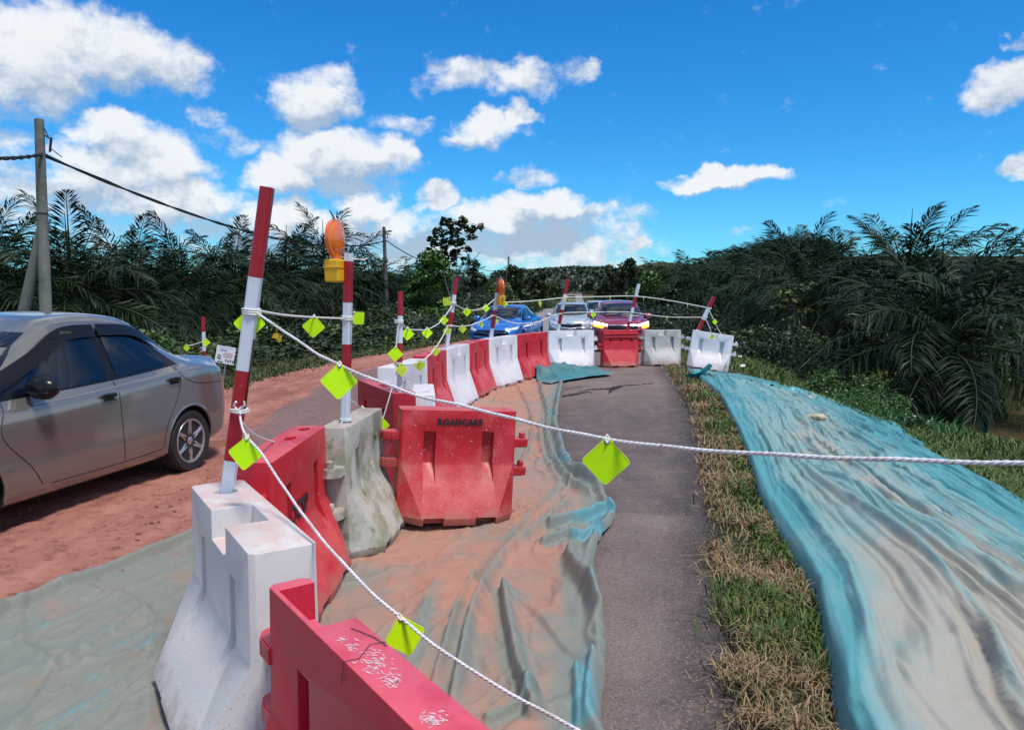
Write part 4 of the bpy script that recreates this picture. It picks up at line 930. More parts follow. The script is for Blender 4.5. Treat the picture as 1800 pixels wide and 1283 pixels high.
RF = [
 ('large lime reflector over the dark asphalt on the thick rope', 1066, 775, 2.06, 0, 0, 1.05),
 ('big lime reflector on the thick rope just left of the lamp post', 598, 643, 2.71, 8, 4, 1.04),
 ('lime reflector half hidden behind the tallest post', 441, 546, 3.22, 4, 2, 1.05),
 ('lime reflector on the upper rope between the tallest post and the lamp post', 553, 558, 4.2, 6, 6, .98),
 ('lime reflector facing sideways right of the lamp post', 624, 550, 4.74, -20, -42, .82),
 ('tilted lime reflector in front of the foot of the tallest post', 436, 771, 2.87, -6, 8, 1.04),
 ('smaller lime reflector before the red barrier top, right of the post foot', 490, 779, 4.08, -4, -4, 1.0),
 ('lime reflector turned nearly edge on beside the mossy barrier top', 588, 755, 4.66, 55, -8, .9),
 ('lime reflector above the tarpaulin on the rope to the bottom edge', 705, 1085, 2.1, 18, -12, .93),
 ('lime reflector turned half away left of the dark red barrier', 638, 716, 5.75, 35, -10, 1.0),
 ('lime reflector hanging lowest in front of the dark red barrier', 672, 735, 6.1, 0, 4, 1.02),
 ('lime reflector dangling beside the mossy barrier end', 644, 797, 5.0, 20, 14, .92),
 ('lime reflector on the hanging cord left of the third post', 696, 611, 6.2, 6, 2, 1.0),
 ('first lime reflector right of the third post top', 717, 577, 6.95, 10, 0, .98),
 ('second lime reflector right of the third post, in the sag of the rope', 751, 577, 8.55, 10, 0, 1.0),
 ('third lime reflector from the third post, highest on that rope', 780, 556, 9.9, 0, -4, 1.0),
 ('dusty lime reflector against the foot band of the third post', 706, 640, 6.22, 40, 0, .9, True),
 ('dusty lime reflector above the short white barrier on the lower rope', 738, 633, 7.6, 20, 0, .98, True),
 ('dusty lime reflector above the red barrier with a notched top', 765, 610, 9., 20, -6, .95, True),
 ('dusty lime reflector at the low knot of the fourth post', 786, 575, 10.6, 15, 0, 1.0, True),
 ('dusty lime reflector just right of the fourth post, left of the blue car', 813, 572, 11.3, 0, 0, 1.0, True),
 ('bent lime reflector at the upper knot of the fourth post', 790, 524, 10.6, 10, 38, 1.15, True),
 ('lime reflector left of the blue car roof on the upper rope', 821, 542, 11.5, 0, 0, 1.05),
 ('lime reflector over the left end of the blue car roof', 854, 536, 12.8, 0, 0, 1.05),
 ('lime reflector over the blue car windscreen right of the lamp post', 887, 529, 14.2, 0, 0, 1.05),
 ('thin edge on reflector on the blue car bonnet, left', 846, 565, 12.6, 60, 0, 1.0, True),
 ('thin edge on reflector on the blue car bonnet, right of the post', 873, 559, 13.7, 62, 0, 1.0, True),
 ('edge on reflector hanging above the gap between the blue and silver cars', 949, 528, 16., 66, 0, 1.2, True),
 ('edge on reflector by the rear door of the blue car', 934, 567, 15.6, 78, 0, 1.1, True),
 ('edge on reflector beside the top of the post before the silver hatchback', 995, 524, 17., 80, 0, 1.2, True),
 ('lime reflector between the silver hatchback and the dark red car', 1043, 549, 17.45, 0, 0, 1.05),
 ('small edge on reflector above the dark red car roof, left', 1072, 521, 17.5, 83, 0, 1.1, True),
 ('small edge on reflector above the dark red car roof, right of the post', 1131, 522, 17.6, 83, 0, 1.1, True),
 ('small edge on reflector over the grass on the upper far rope', 1208, 534, 17.4, 84, 0, 1.1, True),
 ('small edge on reflector over the grass on the lower far rope', 1172, 557, 17.5, 84, 0, 1.1, True),
 ('lime reflector swinging right of the farthest post', 1257, 562, 17.1, 0, 8, .95),
 ('lime reflector lying low at the top of the tilted white barrier', 1252, 588, 17.1, 0, 0, 1.0, True),
 ('small lime reflector beside the little post beyond the grey sedan', 363, 596, 13.3, 30, 0, 1.1),
 ('small lime reflector on the cord left of the little post beyond the sedan', 328, 606, 13.2, 0, 0, 1.0)]
for q in RF: reflector(q[0], q[1], q[2], q[3], q[4], q[5], q[6], len(q) > 7)
# crumpled yellow scrap caught on a thread
mb = MB(); c = at(487, 588, 3.05); mb.tube([at(486, 573, 3.05), c], .001, 4)
vs = [(-.014, 0, .004), (.006, -.004, .006), (.018, .003, -.006), (.016, 0, -.03), (.004, .004, -.034), (-.004, -.003, -.016), (-.022, .002, -.014)]
mb.add([Vector(v)+c+Vector((0, dy, 0)) for dy in (-.002, .002) for v in vs], [tuple(range(7)), tuple(range(13, 6, -1))]+[(i, i+7, (i+1) % 7+7, (i+1) % 7) for i in range(7)])
tag(mb.build('yellow_scrap', mat('yellow_scrap', (.72, .48, .02), .5, layers=[((.45, .2, .01), 40, .4, .7, .7)])), 'crumpled yellow scrap hanging by a thread under the thick rope', 'scrap')

# ------------------------------------------------------------------ notice board
def board():
    root = empty('notice_board', at(396, 624, 14.2)); root.rotation_euler = (R(-4), R(11), R(12))
    M_b = mat('board_white', (.72, .73, .78), .5); M_bb = mat('board_blue_print', (.22, .3, .42), .6); M_br = mat('board_red_print', (.5, .3, .34), .6); M_bk = mat('board_black_print', (.06, .05, .05), .6)
    mb = MB(); mb.box((0, 0, 0), (.34, .02, .33)); mb.build('panel', M_b, root)
    mb = MB(); mb.box((-.04, -.0115, .085), (.13, .002, .025)); mb.box((.0, -.0115, .132), (.26, .002, .008)); mb.build('blue_print', M_bb, root)
    mb = MB(); [mb.box((.05, -.0115, z), (w, .002, .018)) for z, w in ((.035, .16), (.0, .19), (-.035, .15))]; mb.build('red_print', M_br, root)
    mb = MB(); mb.tube([(-.115+.0*i, -.012, .0) for i in range(1)]+[(-.12, -.012, -.02), (-.09, -.012, -.01), (-.07, -.012, -.05), (-.10, -.012, -.09), (-.13, -.012, -.06), (-.11, -.012, -.02)], .007, 5)
    mb.tube([(-.11, -.012, -.06), (-.07, -.012, -.09)], .008, 5); mb.box((-.07, -.0115, -.14), (.1, .002, .02)); [mb.box((.03+.04*k, -.0115, -.10-.01*(k % 2)), (.022, .002, .05)) for k in range(4)]
    mb.build('black_print', M_bk, root)
    mb = MB(); mb.tube([(.02, .03, .1), (.06, .05, -.9)], .018, 6); mb.build('stake', M_steel, root)
    tag(root, 'small white notice board leaning on a stake at the lane edge', 'sign')
board()

# ------------------------------------------------------------------ grass
RS = np.random.RandomState(11)
def blades(name, X, Y, Hh, Wd, m, lean=.5, Z=None, curl=.3, parent=None, kind='stuff'):
    n = len(X); Z = hgt(X, Y) if Z is None else Z
    th = RS.rand(n)*2*np.pi; ph = RS.rand(n)*2*np.pi; ln = lean*(.3+RS.rand(n)); cx, cy = np.cos(th), np.sin(th); lx, ly = np.cos(ph)*ln*Hh, np.sin(ph)*ln*Hh
    w = Wd/2; c = 1-curl*RS.rand(n)
    V = np.empty((n, 5, 3)); zb = Z-.015
    V[:, 0] = np.stack([X-cx*w, Y-cy*w, zb], -1); V[:, 1] = np.stack([X+cx*w, Y+cy*w, zb], -1)
    mx, my, mz = X+lx*.35, Y+ly*.35, Z+Hh*.6
    V[:, 2] = np.stack([mx-cx*w*.8, my-cy*w*.8, mz], -1); V[:, 3] = np.stack([mx+cx*w*.8, my+cy*w*.8, mz], -1)
    V[:, 4] = np.stack([X+lx, Y+ly, Z+Hh*c*np.sqrt(np.clip(1-.3*ln**2, .2, 1))], -1)
    b = np.arange(n)[:, None]*5; F = (b[:, :, None]+np.array([[0, 1, 2], [1, 3, 2], [2, 3, 4]])[None]).reshape(-1, 3)
    r = np.repeat(RS.rand(n), 5)
    o = np_mesh(name, V.reshape(-1, 3), F, m, attrs={'rnd': r}, parent=parent); 
    if kind: tag(o, kind=kind)
    return o
def in_blue(X, Y):
    lx, ly = BL; rx, ry = BR
    a = np.interp(Y, ly[::-1], lx[::-1]) if ly[0] > ly[-1] else np.interp(Y, ly, lx)
    b = np.interp(Y, np.sort(ry), rx[np.argsort(ry)])
    return (X > a+.03)&(X < b-.05)&(Y < max(ly.max(), ry.max()))
def ydist(n, y0, y1, p=1.0):
    u = RS.rand(n); return (y0**(-p)+u*(y1**(-p)-y0**(-p)))**(-1/p)
def build_grass():
    # parched strip between asphalt and blue tarpaulin
    n = 60000; Y = ydist(n, 2.2, 19, .8); d = RS.rand(n)**.8*1.25-.05; X = xr_(Y)+d+.05*RS.randn(n)
    k = (~in_blue(X, Y)); X, Y, d = X[k], Y[k], d[k]
    cl = fbm(X*3.2, Y*3.2, 3); green = (fbm(X*1.5+9, Y*1.5, 3)+.35*np.clip(d-.3, 0, 1)+.22*(RS.rand(len(X))-.5) > .60)
    hh = (.015+.10*cl**1.5+.05*RS.rand(len(X))**3)*(1+.03*Y); bare = RS.rand(len(X)) < sstep(.60, .42, cl)*.8; X, Y, d, cl, green, hh = [q[~bare] for q in (X, Y, d, cl, green, hh)]
    g = green
    tag(blades('dry_grass', X[~g], Y[~g], hh[~g], .0045+.0009*Y[~g], M_grass_dry, lean=1.5), 'dry straw grass along the asphalt edge', 'grass')
    tag(blades('grass', X[g], Y[g], hh[g]*1.25, .0045+.0009*Y[g], M_grass, lean=.9), 'short green tufts in the dry strip', 'grass')
    # right verge and slope
    n = 95000; Y = ydist(n, 4.5, 75, .75); X = xr_(Y)+.25+RS.rand(n)**1.1*(9+.25*Y)
    k = (~in_blue(X, Y))&~(((X-14.2)/4.2)**2+((Y-17.6)/3.6)**2 < 1.); X, Y = X[k], Y[k]
    d = X-xr_(Y); tall = fbm(X*.5, Y*.5, 3)
    hh = (.05+.30*sstep(.3, 3, d)*tall+.06*RS.rand(len(X)))*(1+.01*Y)
    near = sstep(0, 1.2, d)
    tag(blades('grass', X, Y, hh, .009+.0011*Y, M_grass, lean=.8), 'green verge grass on the right embankment', 'grass')
    # left verge
    n = 110000; Y = ydist(n, 6, 90, .75); X = xl_(Y)-.05-RS.rand(n)**1.2*(8+.12*Y)+.2*RS.randn(n)
    hh = (.05+.75*sstep(.2, 4, xl_(Y)-X)*fbm(X*.6, Y*.6, 3)+.06*RS.rand(n))*(1+.006*Y)
    tag(blades('grass', X, Y, hh, .009+.0011*Y, M_grass_dk, lean=.8), 'dull green verge grass beyond the red dirt lane', 'grass')
    # litter of dead straw on the dry strip, soil crumbs along the broken asphalt lip
    mb = MB()
    for i in range(900):
        y = random.uniform(2.4, 14); x = float(xr_(y))+random.gauss(.0, .035); r = random.uniform(.004, .018)*(1+.04*y); z = gh(x+.02, y)+.01
        p = [(x+r*math.cos(a)*random.uniform(.7, 1.2), y+r*math.sin(a), z) for a in (0, 2.1, 4.2)]+[(x, y, z+r*.9)]
        mb.add(p, [(0, 1, 3), (1, 2, 3), (2, 0, 3)])
    tag(mb.build('asphalt_crumbs', mat('asphalt_crumb', (.05, .04, .04), .9, vec='world', layers=[((.2, .12, .09), 12, .5, .6, 1.)]), fix=False), kind='stuff')
    # clods of dirt on the lane
    mb = MB()
    for i in range(2600):
        y = 3.4+abs(random.gauss(0, 1))*5; x = random.uniform(-6.5, -1.6); r = random.uniform(.004, .016)*(1+.06*y)
        if x < float(xl_(y)): continue
        z = gh(x, y)+.012; p = [(x+r*math.cos(a)*random.uniform(.7, 1.3), y+r*math.sin(a), z) for a in (0, 1.6, 3.1, 4.7)]+[(x, y, z+r*.8)]
        mb.add(p, [(0, 1, 4), (1, 2, 4), (2, 3, 4), (3, 0, 4)])
    tag(mb.build('dirt_clods', M_dirt, fix=False), kind='stuff')
build_grass()

# ------------------------------------------------------------------ leaf clouds (bushes, tree crowns)
def leaf_arrays(C, size, up=.35, aspect=.55, rs=RS):
    n = len(C); N = rs.randn(n, 3); N[:, 2] = np.abs(N[:, 2])+up; N /= np.linalg.norm(N, axis=1)[:, None]
    A = np.cross(N, rs.randn(n, 3)); A /= np.linalg.norm(A, axis=1)[:, None]+1e-9; Bv = np.cross(N, A)
    s = (size*(.6+.8*rs.rand(n)))[:, None]; w = s*aspect
    V = np.stack([C-A*s, C-Bv*w-A*s*.1, C+A*s, C+Bv*w-A*s*.1], 1)
    V[:, 2, 2] -= s[:, 0]*.35
    b = np.arange(n)[:, None]*4; F = b+np.array([[0, 1, 2, 3]]); return V.reshape(-1, 3), F
def blob_points(n, blobs_, rs=RS, shell=.55):
    w = np.array([b[3]*b[4]*b[5] for b in blobs_])**.67; ch = rs.choice(len(blobs_), n, p=w/w.sum()); Bb = np.array(blobs_)[ch]
    d = rs.randn(n, 3); d /= np.linalg.norm(d, axis=1)[:, None]; r = (shell+(1-shell)*rs.rand(n)**.6)*(1+.12*rs.randn(n))
    return Bb[:, :3]+d*r[:, None]*Bb[:, 3:6]
def leaf_mesh(name, n, blobs_, size, m, seed=0, up=.35, aspect=.55, zmin=None):
    rs = np.random.RandomState(seed); C = blob_points(n, blobs_, rs)
    if zmin is not None: C = C[C[:, 2] > zmin]
    V, F = leaf_arrays(C, size*np.ones(len(C)), up, aspect, rs)
    o = np_mesh(name, V, F, m, attrs={'rnd': np.repeat(np.clip(.5+.3*rs.randn(len(C)), 0, 1), 4)}); return o
def rand_blobs(rs, n, R_, H_, r0, r1):
    out = []
    for i in range(n):
        a = rs.rand()*6.28; rr = R_*math.sqrt(rs.rand()); z = H_*(.25+.75*rs.rand())*(1-.45*(rr/R_)**2); s = r0+(r1-r0)*rs.rand()
        out.append((rr*math.cos(a), rr*math.sin(a), z, s, s, s*.75))
    return out
BUSH = []
for i in range(5):
    rs = np.random.RandomState(40+i); bl = rand_blobs(rs, 13, 1.0, 1.0, .28, .5)
    for (m, k) in ((M_leaf, 0), (M_leaf_dark, 1), (M_leaf_br, 2), (M_leaf_yel, 3)):
        o = leaf_mesh('foliage', 5200, bl, .036, m, seed=60+i, zmin=.02) if k == 0 else None
        if k == 0: base = o.data; BUSH.append({}); BUSH[-1][0] = base; bpy.data.objects.remove(o)
        else:
            me = base.copy(); me.materials.clear(); me.materials.append(m); BUSH[-1][k] = me
STEM = MB()
for k in range(5):
    a = k*1.26; STEM.tube([(0, 0, -.05), (.2*math.cos(a), .2*math.sin(a), .35), (.5*math.cos(a), .5*math.sin(a), .75)], [.03, .02, .01], 5)
STEM = STEM.mesh('stem', M_bark)
_bushc = [0]
def bush(x, y, s, sz, kind, label, group, stem=True):
    i = _bushc[0]; _bushc[0] += 1
    if stem:
        r = empty('bush', (x, y, gh(x, y)-.05), random.uniform(0, 6.28)); f = link_mesh('foliage', BUSH[i % 5][kind], r); link_mesh('stem', STEM, r)
    else:
        r = link_mesh('bush', BUSH[i % 5][kind]); r.location = (x, y, gh(x, y)-.05); r.rotation_euler.z = random.uniform(0, 6.28)
    r.scale = (s, s, sz); tag(r, label, 'bush', group); return r
LM = [(60,'above the near utility pole foot'),(200,'above the grey sedan boot'),(300,'over the sedan rear window'),(420,'left of the tallest striped post'),(520,'right of the tallest striped post'),(620,'behind the nearer amber lamp'),(680,'beside the second utility pole'),(760,'left of the large leaved tree'),(850,'behind the large leaved tree'),(910,'left of the road gap'),(960,'where the left trees end'),(1060,'where the right trees begin'),(1110,'at the right of the road gap'),(1180,'above the dark red car'),(1260,'behind the farthest striped post'),(1340,'right of the farthest striped post'),(1420,'left of the young pale leaved tree'),(1520,'left of the big palm'),(1640,'behind the big palm'),(1740,'right of the big palm'),(9999,'at the right frame edge')]
def landmark(px): return [t for q, t in LM if px < q][0]
def rank(Y): return 'nearest' if Y < 42 else 'second' if Y < 56 else 'third' if Y < 72 else 'middle' if Y < 105 else 'farther' if Y < 140 else 'farthest'
def build_bushes():
    random.seed(21); kinds = {0: 'green', 1: 'dark green', 2: 'bright green', 3: 'yellow green'}
    named = [  # px, Y, size, height, kind, label
     (60, 16.5, 1.5, 1.35, 0, 'green bush at the foot of the nearest utility pole and its strut'), (150, 16, 1.7, 1.6, 2, 'bright green bush right behind the grey sedan roof, beside the near utility pole'),
     (225, 17, 1.5, 1.3, 0, 'green bush above the rear of the grey sedan roof'), (270, 16.5, 1.7, 1.2, 3, 'yellow green bush above the sedan rear window'),
     (345, 19, 1.7, 1.1, 0, 'green bush behind the small striped post'), (420, 22, 1.6, 1.9, 2, 'taller bright green bush left of the tallest post'), (395, 21, 1.4, .8, 1, 'low dark bush behind the tallest post'),
     (480, 24, 2.0, 1.2, 0, 'green bush between the two nearer striped posts'), (545, 25, 1.9, 1.05, 3, 'yellow green bush left of the lamp post'), (590, 26, 1.9, 1.6, 1, 'dark bush behind the lamp post'),
     (640, 28, 2.1, 1.0, 0, 'green bush right of the lamp post at the lane edge'), (700, 30, 2.2, 1.2, 0, 'green bush behind the third striped post'), (745, 34, 2.4, 1.2, 1, 'dark bush left of the fourth striped post'),
     (800, 38, 2.3, 1.4, 0, 'green bush under the tall large leaved tree'), (850, 42, 2.5, 1.3, 3, 'yellow green bush behind the blue car roof'),
     (1340, 26, 1.6, 1.3, 0, 'green bush in the grass right of the farthest post'), (1290, 30, 1.8, 1.2, 1, 'dark bush behind the farthest striped post'),
     (1240, 34, 2.0, 1.3, 0, 'green bush right of the dark red car, at the verge'), (1190, 38, 2.1, 1.4, 1, 'dark bush just right of the dark red car'),
     (1475, 17.5, .95, .8, 2, 'bright green bush beyond the middle of the blue tarpaulin'), (1530, 16.4, .85, .65, 2, 'bright green bush nearest the big palm foot'), (1420, 22, 1.1, .75, 0, 'low green bush left of the big palm'),
     (1385, 24, 1.3, 1.1, 1, 'dark bush under the palms at the right'), (1650, 21, 1.2, .6, 1, 'dark low bush under the big palm'), (1760, 24, 2.0, 1.7, 2, 'bright green bush at the right frame edge behind the pond')]
    for px, Y, s, sz, k, lb in named:
        if 380 < px < 900: Y += 4; sz *= .85
        bush((px-900)/FPX*Y, Y, s, sz, k, lb, 'bushes along the verges')
    # undergrowth in front of the plantations, farther off
    for i in range(46):
        t = i/46; Y = 24+t*t*150; X = float(xl_(Y))-3.6-random.uniform(0, 2)-.9*(Y < 60)
        bush(X, Y, random.uniform(1.6, 2.8)*(1+.006*Y), random.uniform(.7, 1.3)*(1+.006*Y), random.choice((0, 0, 1, 1, 3)), rank(Y)+' undergrowth bush left of the road, '+landmark(X/Y*FPX+900), 'undergrowth along the left plantation', False)
    for i in range(46):
        t = i/46; Y = 30+t*t*150; X = float(xr_(Y))+4.6+random.uniform(0, 2)
        bush(X, Y, random.uniform(1.2, 2.2)*(1+.006*Y), random.uniform(.45, 1.0)*(1+.006*Y), random.choice((0, 1, 1, 1, 2)), rank(Y)+' undergrowth bush right of the road, '+landmark(X/Y*FPX+900), 'undergrowth along the right plantation', False)
build_bushes()

# ------------------------------------------------------------------ oil palms
def frond_np(L, a0, droop, nl, lw, ll, seed, segs=14, tris=2, twist=.0):
    """returns verts, tris; rachis from origin along +X"""
    rs = np.random.RandomState(seed); t = np.linspace(0, 1, segs); ang = a0-droop*t**1.25
    dx = np.cos(ang)*L/(segs-1); dz = np.sin(ang)*L/(segs-1); x = np.concatenate([[0], np.cumsum(dx[:-1])]); z = np.concatenate([[0], np.cumsum(dz[:-1])]); yb = twist*t**2*L*.15
    V = []; F = []; rnd = []
    r = .045*(1-.85*t)
    for i in range(segs):
        V += [(x[i], yb[i]-r[i], z[i]), (x[i], yb[i]+r[i], z[i]), (x[i], yb[i], z[i]+r[i]*1.2)]; rnd += [.9]*3
    for i in range(segs-1):
        a = i*3; b = a+3
        for p, q in ((0, 1), (1, 2), (2, 0)): F += [(a+p, a+q, b+q), (a+p, b+q, b+p)]
    for i in range(nl):
        tt = .10+.90*(i+rs.rand()*.7)/nl; X0 = np.interp(tt, t, x); Z0 = np.interp(tt, t, z); Y0 = np.interp(tt, t, yb); A = np.interp(tt, t, ang)
        l0 = ll*(np.sin(np.pi*min(1, (tt*.9+.12)))**.6*.95+.1)
        T = np.array([math.cos(A), 0, math.sin(A)]); Nn = np.array([-math.sin(A), 0, math.cos(A)])
        for sd in (-1, 1):
            l = l0*rs.uniform(.75, 1.1); el = rs.uniform(-.35, .75); fw = rs.uniform(.45, .8)+.5*tt**3
            d = T*fw+np.array([0, sd, 0])*math.cos(el)+Nn*math.sin(el); d /= np.linalg.norm(d)
            p0 = np.array([X0, Y0, Z0]); p1 = p0+d*l*.5; p1[2] -= l*.06; p2 = p0+d*l*rs.uniform(.78, .92); p2[2] -= l*rs.uniform(.28, .52)
            wv = np.cross(d, Nn+rs.randn(3)*.5); wv = wv/np.linalg.norm(wv)*lw*.5
            b = len(V); V += [tuple(p0), tuple(p1-wv), tuple(p1+wv), tuple(p2)]; F += [(b, b+1, b+2), (b+1, b+3, b+2)]; rn = rs.rand()*.7; rnd += [rn]*4
    return np.array(V), np.array(F), np.array(rnd)
def crown_layout(nf, seed, e_hi=1.25, e_lo=-.75):
    rs = np.random.RandomState(seed); out = []
    for i in range(nf):
        t = i/(nf-1); az = i*2.39996+rs.uniform(-.15, .15); el = e_hi+(e_lo-e_hi)*t**.85+rs.uniform(-.08, .08); out.append((az, el, t, rs.uniform(.88, 1.1)))
    return out
def frond_specs():
    S = []
    for k, (L, a0, dr, dry) in enumerate([(3.9, .12, .75, 0), (4.4, .25, 1.35, 0), (4.6, .2, 1.75, 0), (4.1, .05, 1.6, 0)]):
        S.append((L, a0, dr, 5+k))
    return S
FR_N = [np_mesh('frond', *frond_np(L, a0, dr, 68, .050, 1.0, sd)[:2], M_frond, attrs=None) for (L, a0, dr, sd) in frond_specs()]
for o, (L, a0, dr, sd) in zip(FR_N, frond_specs()):
    rn = frond_np(L, a0, dr, 68, .050, 1.0, sd)[2]; a = o.data.attributes.new('rnd', 'FLOAT', 'POINT'); a.data.foreach_set('value', rn.astype(np.float32))
FRM = [o.data for o in FR_N]; [bpy.data.objects.remove(o) for o in FR_N]
FRD = FRM[3].copy(); FRD.materials.clear(); FRD.materials.append(M_frond_dry)
def trunk_mesh(h, r, seed):
    rs = np.random.RandomState(seed); mb = MB(); n = 12; pts = []; rr = []
    for i in range(n+1): pts.append((0, 0, -.3+(h+.3)*i/n)); rr.append(r*(1.15-.15*i/n)*(1+.08*rs.randn()))
    mb.tube(pts, rr, 10)
    for i in range(int(h*30)):   # old frond bases
        a = i*2.4; z = i/(h*30)*h; c = (math.cos(a), math.sin(a)); w = .09
        p = [(c[0]*r*.9-c[1]*w, c[1]*r*.9+c[0]*w, z), (c[0]*r*.9+c[1]*w, c[1]*r*.9-c[0]*w, z), (c[0]*(r+.22), c[1]*(r+.22), z+.26), (c[0]*r*.9, c[1]*r*.9, z+.2)]
        mb.add(p, [(0, 1, 2), (0, 2, 3), (1, 3, 2)])
    return mb.mesh('trunk', M_trunk)
TRK = [trunk_mesh(1.7, .33, 1), trunk_mesh(2.4, .32, 2)]
FAR = []
for k in range(4):
    Vs = []; Fs = []; Rn = []; b = 0; rs = np.random.RandomState(k)
    fl = [frond_np(4.5, .2+.12*j, 1.15+.3*j, 26, .095, 1.0, 90+j+k*7, segs=7) for j in range(3)]
    for (az, el, t, s) in crown_layout(30, k+5):
        V, F, rn = fl[rs.randint(3)]; M3 = np.array(Matrix.Rotation(az, 3, 'Z')@Matrix.Rotation(-el, 3, 'Y')); P = (V*s)@M3.T+np.array([0, 0, 2.0])
        Vs.append(P); Fs.append(F+b); Rn.append(np.clip(rn*(1-.5*t)+.1, 0, 1)); b += len(P)
    o = np_mesh('crown', np.concatenate(Vs), np.concatenate(Fs), M_frond_far, attrs={'rnd': np.concatenate(Rn)}); FAR.append(o.data); bpy.data.objects.remove(o)
def near_palm(x, y, seed, s, label, tall=0, nf=38, zoff=0., e_hi=1.35, e_lo=-.8, group='oil palms along the road edges'):
    root = empty('oil_palm', (x, y, gh(x, y)+zoff), random.uniform(0, 6.28)); root.scale = (s, s, s)
    link_mesh('trunk', TRK[tall], root); h = (1.7, 2.4)[tall]; rs = np.random.RandomState(seed)
    for (az, el, t, q) in crown_layout(nf, seed, e_hi, e_lo):
        me = FRM[0] if t < .18 else (FRM[rs.choice([1, 2, 1])] if t < .8 else (FRD if rs.rand() < .35 else FRM[3]))
        f = link_mesh('frond', me, root); f.location = (0, 0, h); f.rotation_euler = (Matrix.Rotation(az, 3, 'Z')@Matrix.Rotation(-el, 3, 'Y')@Matrix.Rotation(rs.uniform(-.4, .4), 3, 'X')).to_euler(); f.scale = (q, q, q)
    sp = MB(); sp.tube([(0, 0, h), (.05, .03, h+1.7), (.1, .03, h+3.0)], [.06, .035, .008], 6); sp.build('spear_leaf', M_frond, root)
    tag(root, label, 'palm', group); return root
def far_palm(x, y, i, s, label, group):
    o = empty('oil_palm', (x, y, gh(x, y)), random.uniform(0, 6.28)); o.scale = (s, s, s*random.uniform(.92, 1.1)); c = link_mesh('crown', FAR[i % 4], o)
    if y < 60: link_mesh('trunk', TRK[1], o)
    tag(o, label, 'palm', group); return o
def build_palms():
    random.seed(5)
    near = [  # px, Y, scale, label, tall
     (1650, 20.5, 1.02, 'big oil palm at the right with fronds arching down to the grass by the pond', 0),
     (1455, 29.0, .92, 'oil palm left of the big one, its fronds half merged with it', 1),
     (1400, 33.0, 1.0, 'oil palm right of the farthest post, behind the dark bushes', 1),
     (1740, 32.0, .90, 'tall oil palm behind the big one with upright pale spear fronds', 1),
     (1590, 29.0, 1.12, 'oil palm behind the big one, its top fronds highest against the sky', 1),
     (1880, 27.0, .78, 'oil palm cut by the right frame edge', 1),
     (-30, 20.0, .88, 'oil palm at the left frame edge behind the concrete pole', 1),
     (130, 21.5, .86, 'oil palm just right of the near concrete pole', 1),
     (235, 23.5, .84, 'oil palm above the rear of the grey sedan', 1),
     (325, 26.0, .82, 'oil palm halfway between the near pole and the tallest striped post', 1),
     (410, 28.5, .88, 'oil palm with open fronds left of the tallest striped post', 1),
     (505, 33.0, 1.0, 'oil palm between the tallest post and the lamp post', 1),
     (575, 37.0, 1.1, 'oil palm directly behind the amber lamp', 1)]
    for i, (px, Y, s, lb, tall) in enumerate(near): near_palm((px-900)/FPX*Y, Y, 11+i, s, lb, tall, nf=44 if i == 0 else (36 if i < 7 else 28))
    n = 0; pts = []
    for r in range(5):         # left plantation rows
        for k in range(20):
            Y = 24+k*8.2+random.uniform(-1, 1)+(r % 2)*4; X = .08*Y-15.5-r*7.6+random.uniform(-.8, .8)-.0*Y
            if r == 0 and Y < 42: continue
            if X/Y*FPX+900 < -100: continue
            pts.append((X, Y, 'L'))
    for r in range(11):        # right plantation and its hill
        for k in range(24):
            Y = 34+k*8.2+random.uniform(-1, 1)+(r % 2)*4; X = .08*Y+10.5+r*7.6+random.uniform(-.8, .8)
            if r <= 2 and Y < 40: continue
            if X/Y*FPX+900 > 1880: continue
            if X/Y*FPX+900 > 1450 and Y > 75: continue
            pts.append((X, Y, 'R'))
    for i, (X, Y, sd) in enumerate(pts):
        px = X/Y*FPX+900
        if sd == 'L' and px > 935: continue
        lmk = landmark(px); row = rank(Y)
        s = random.uniform(.85, 1.05)*(1. if Y < 90 else 1.1)*(1.0 if sd == 'L' else 1.0)
        far_palm(X, Y, i, s, 'oil palm of the '+row+(' left' if sd == 'L' else ' right')+' rank, '+lmk, 'oil palms of the left plantation' if sd == 'L' else 'oil palms of the right plantation')
        n += 1
    print('far palms', n)
build_palms()

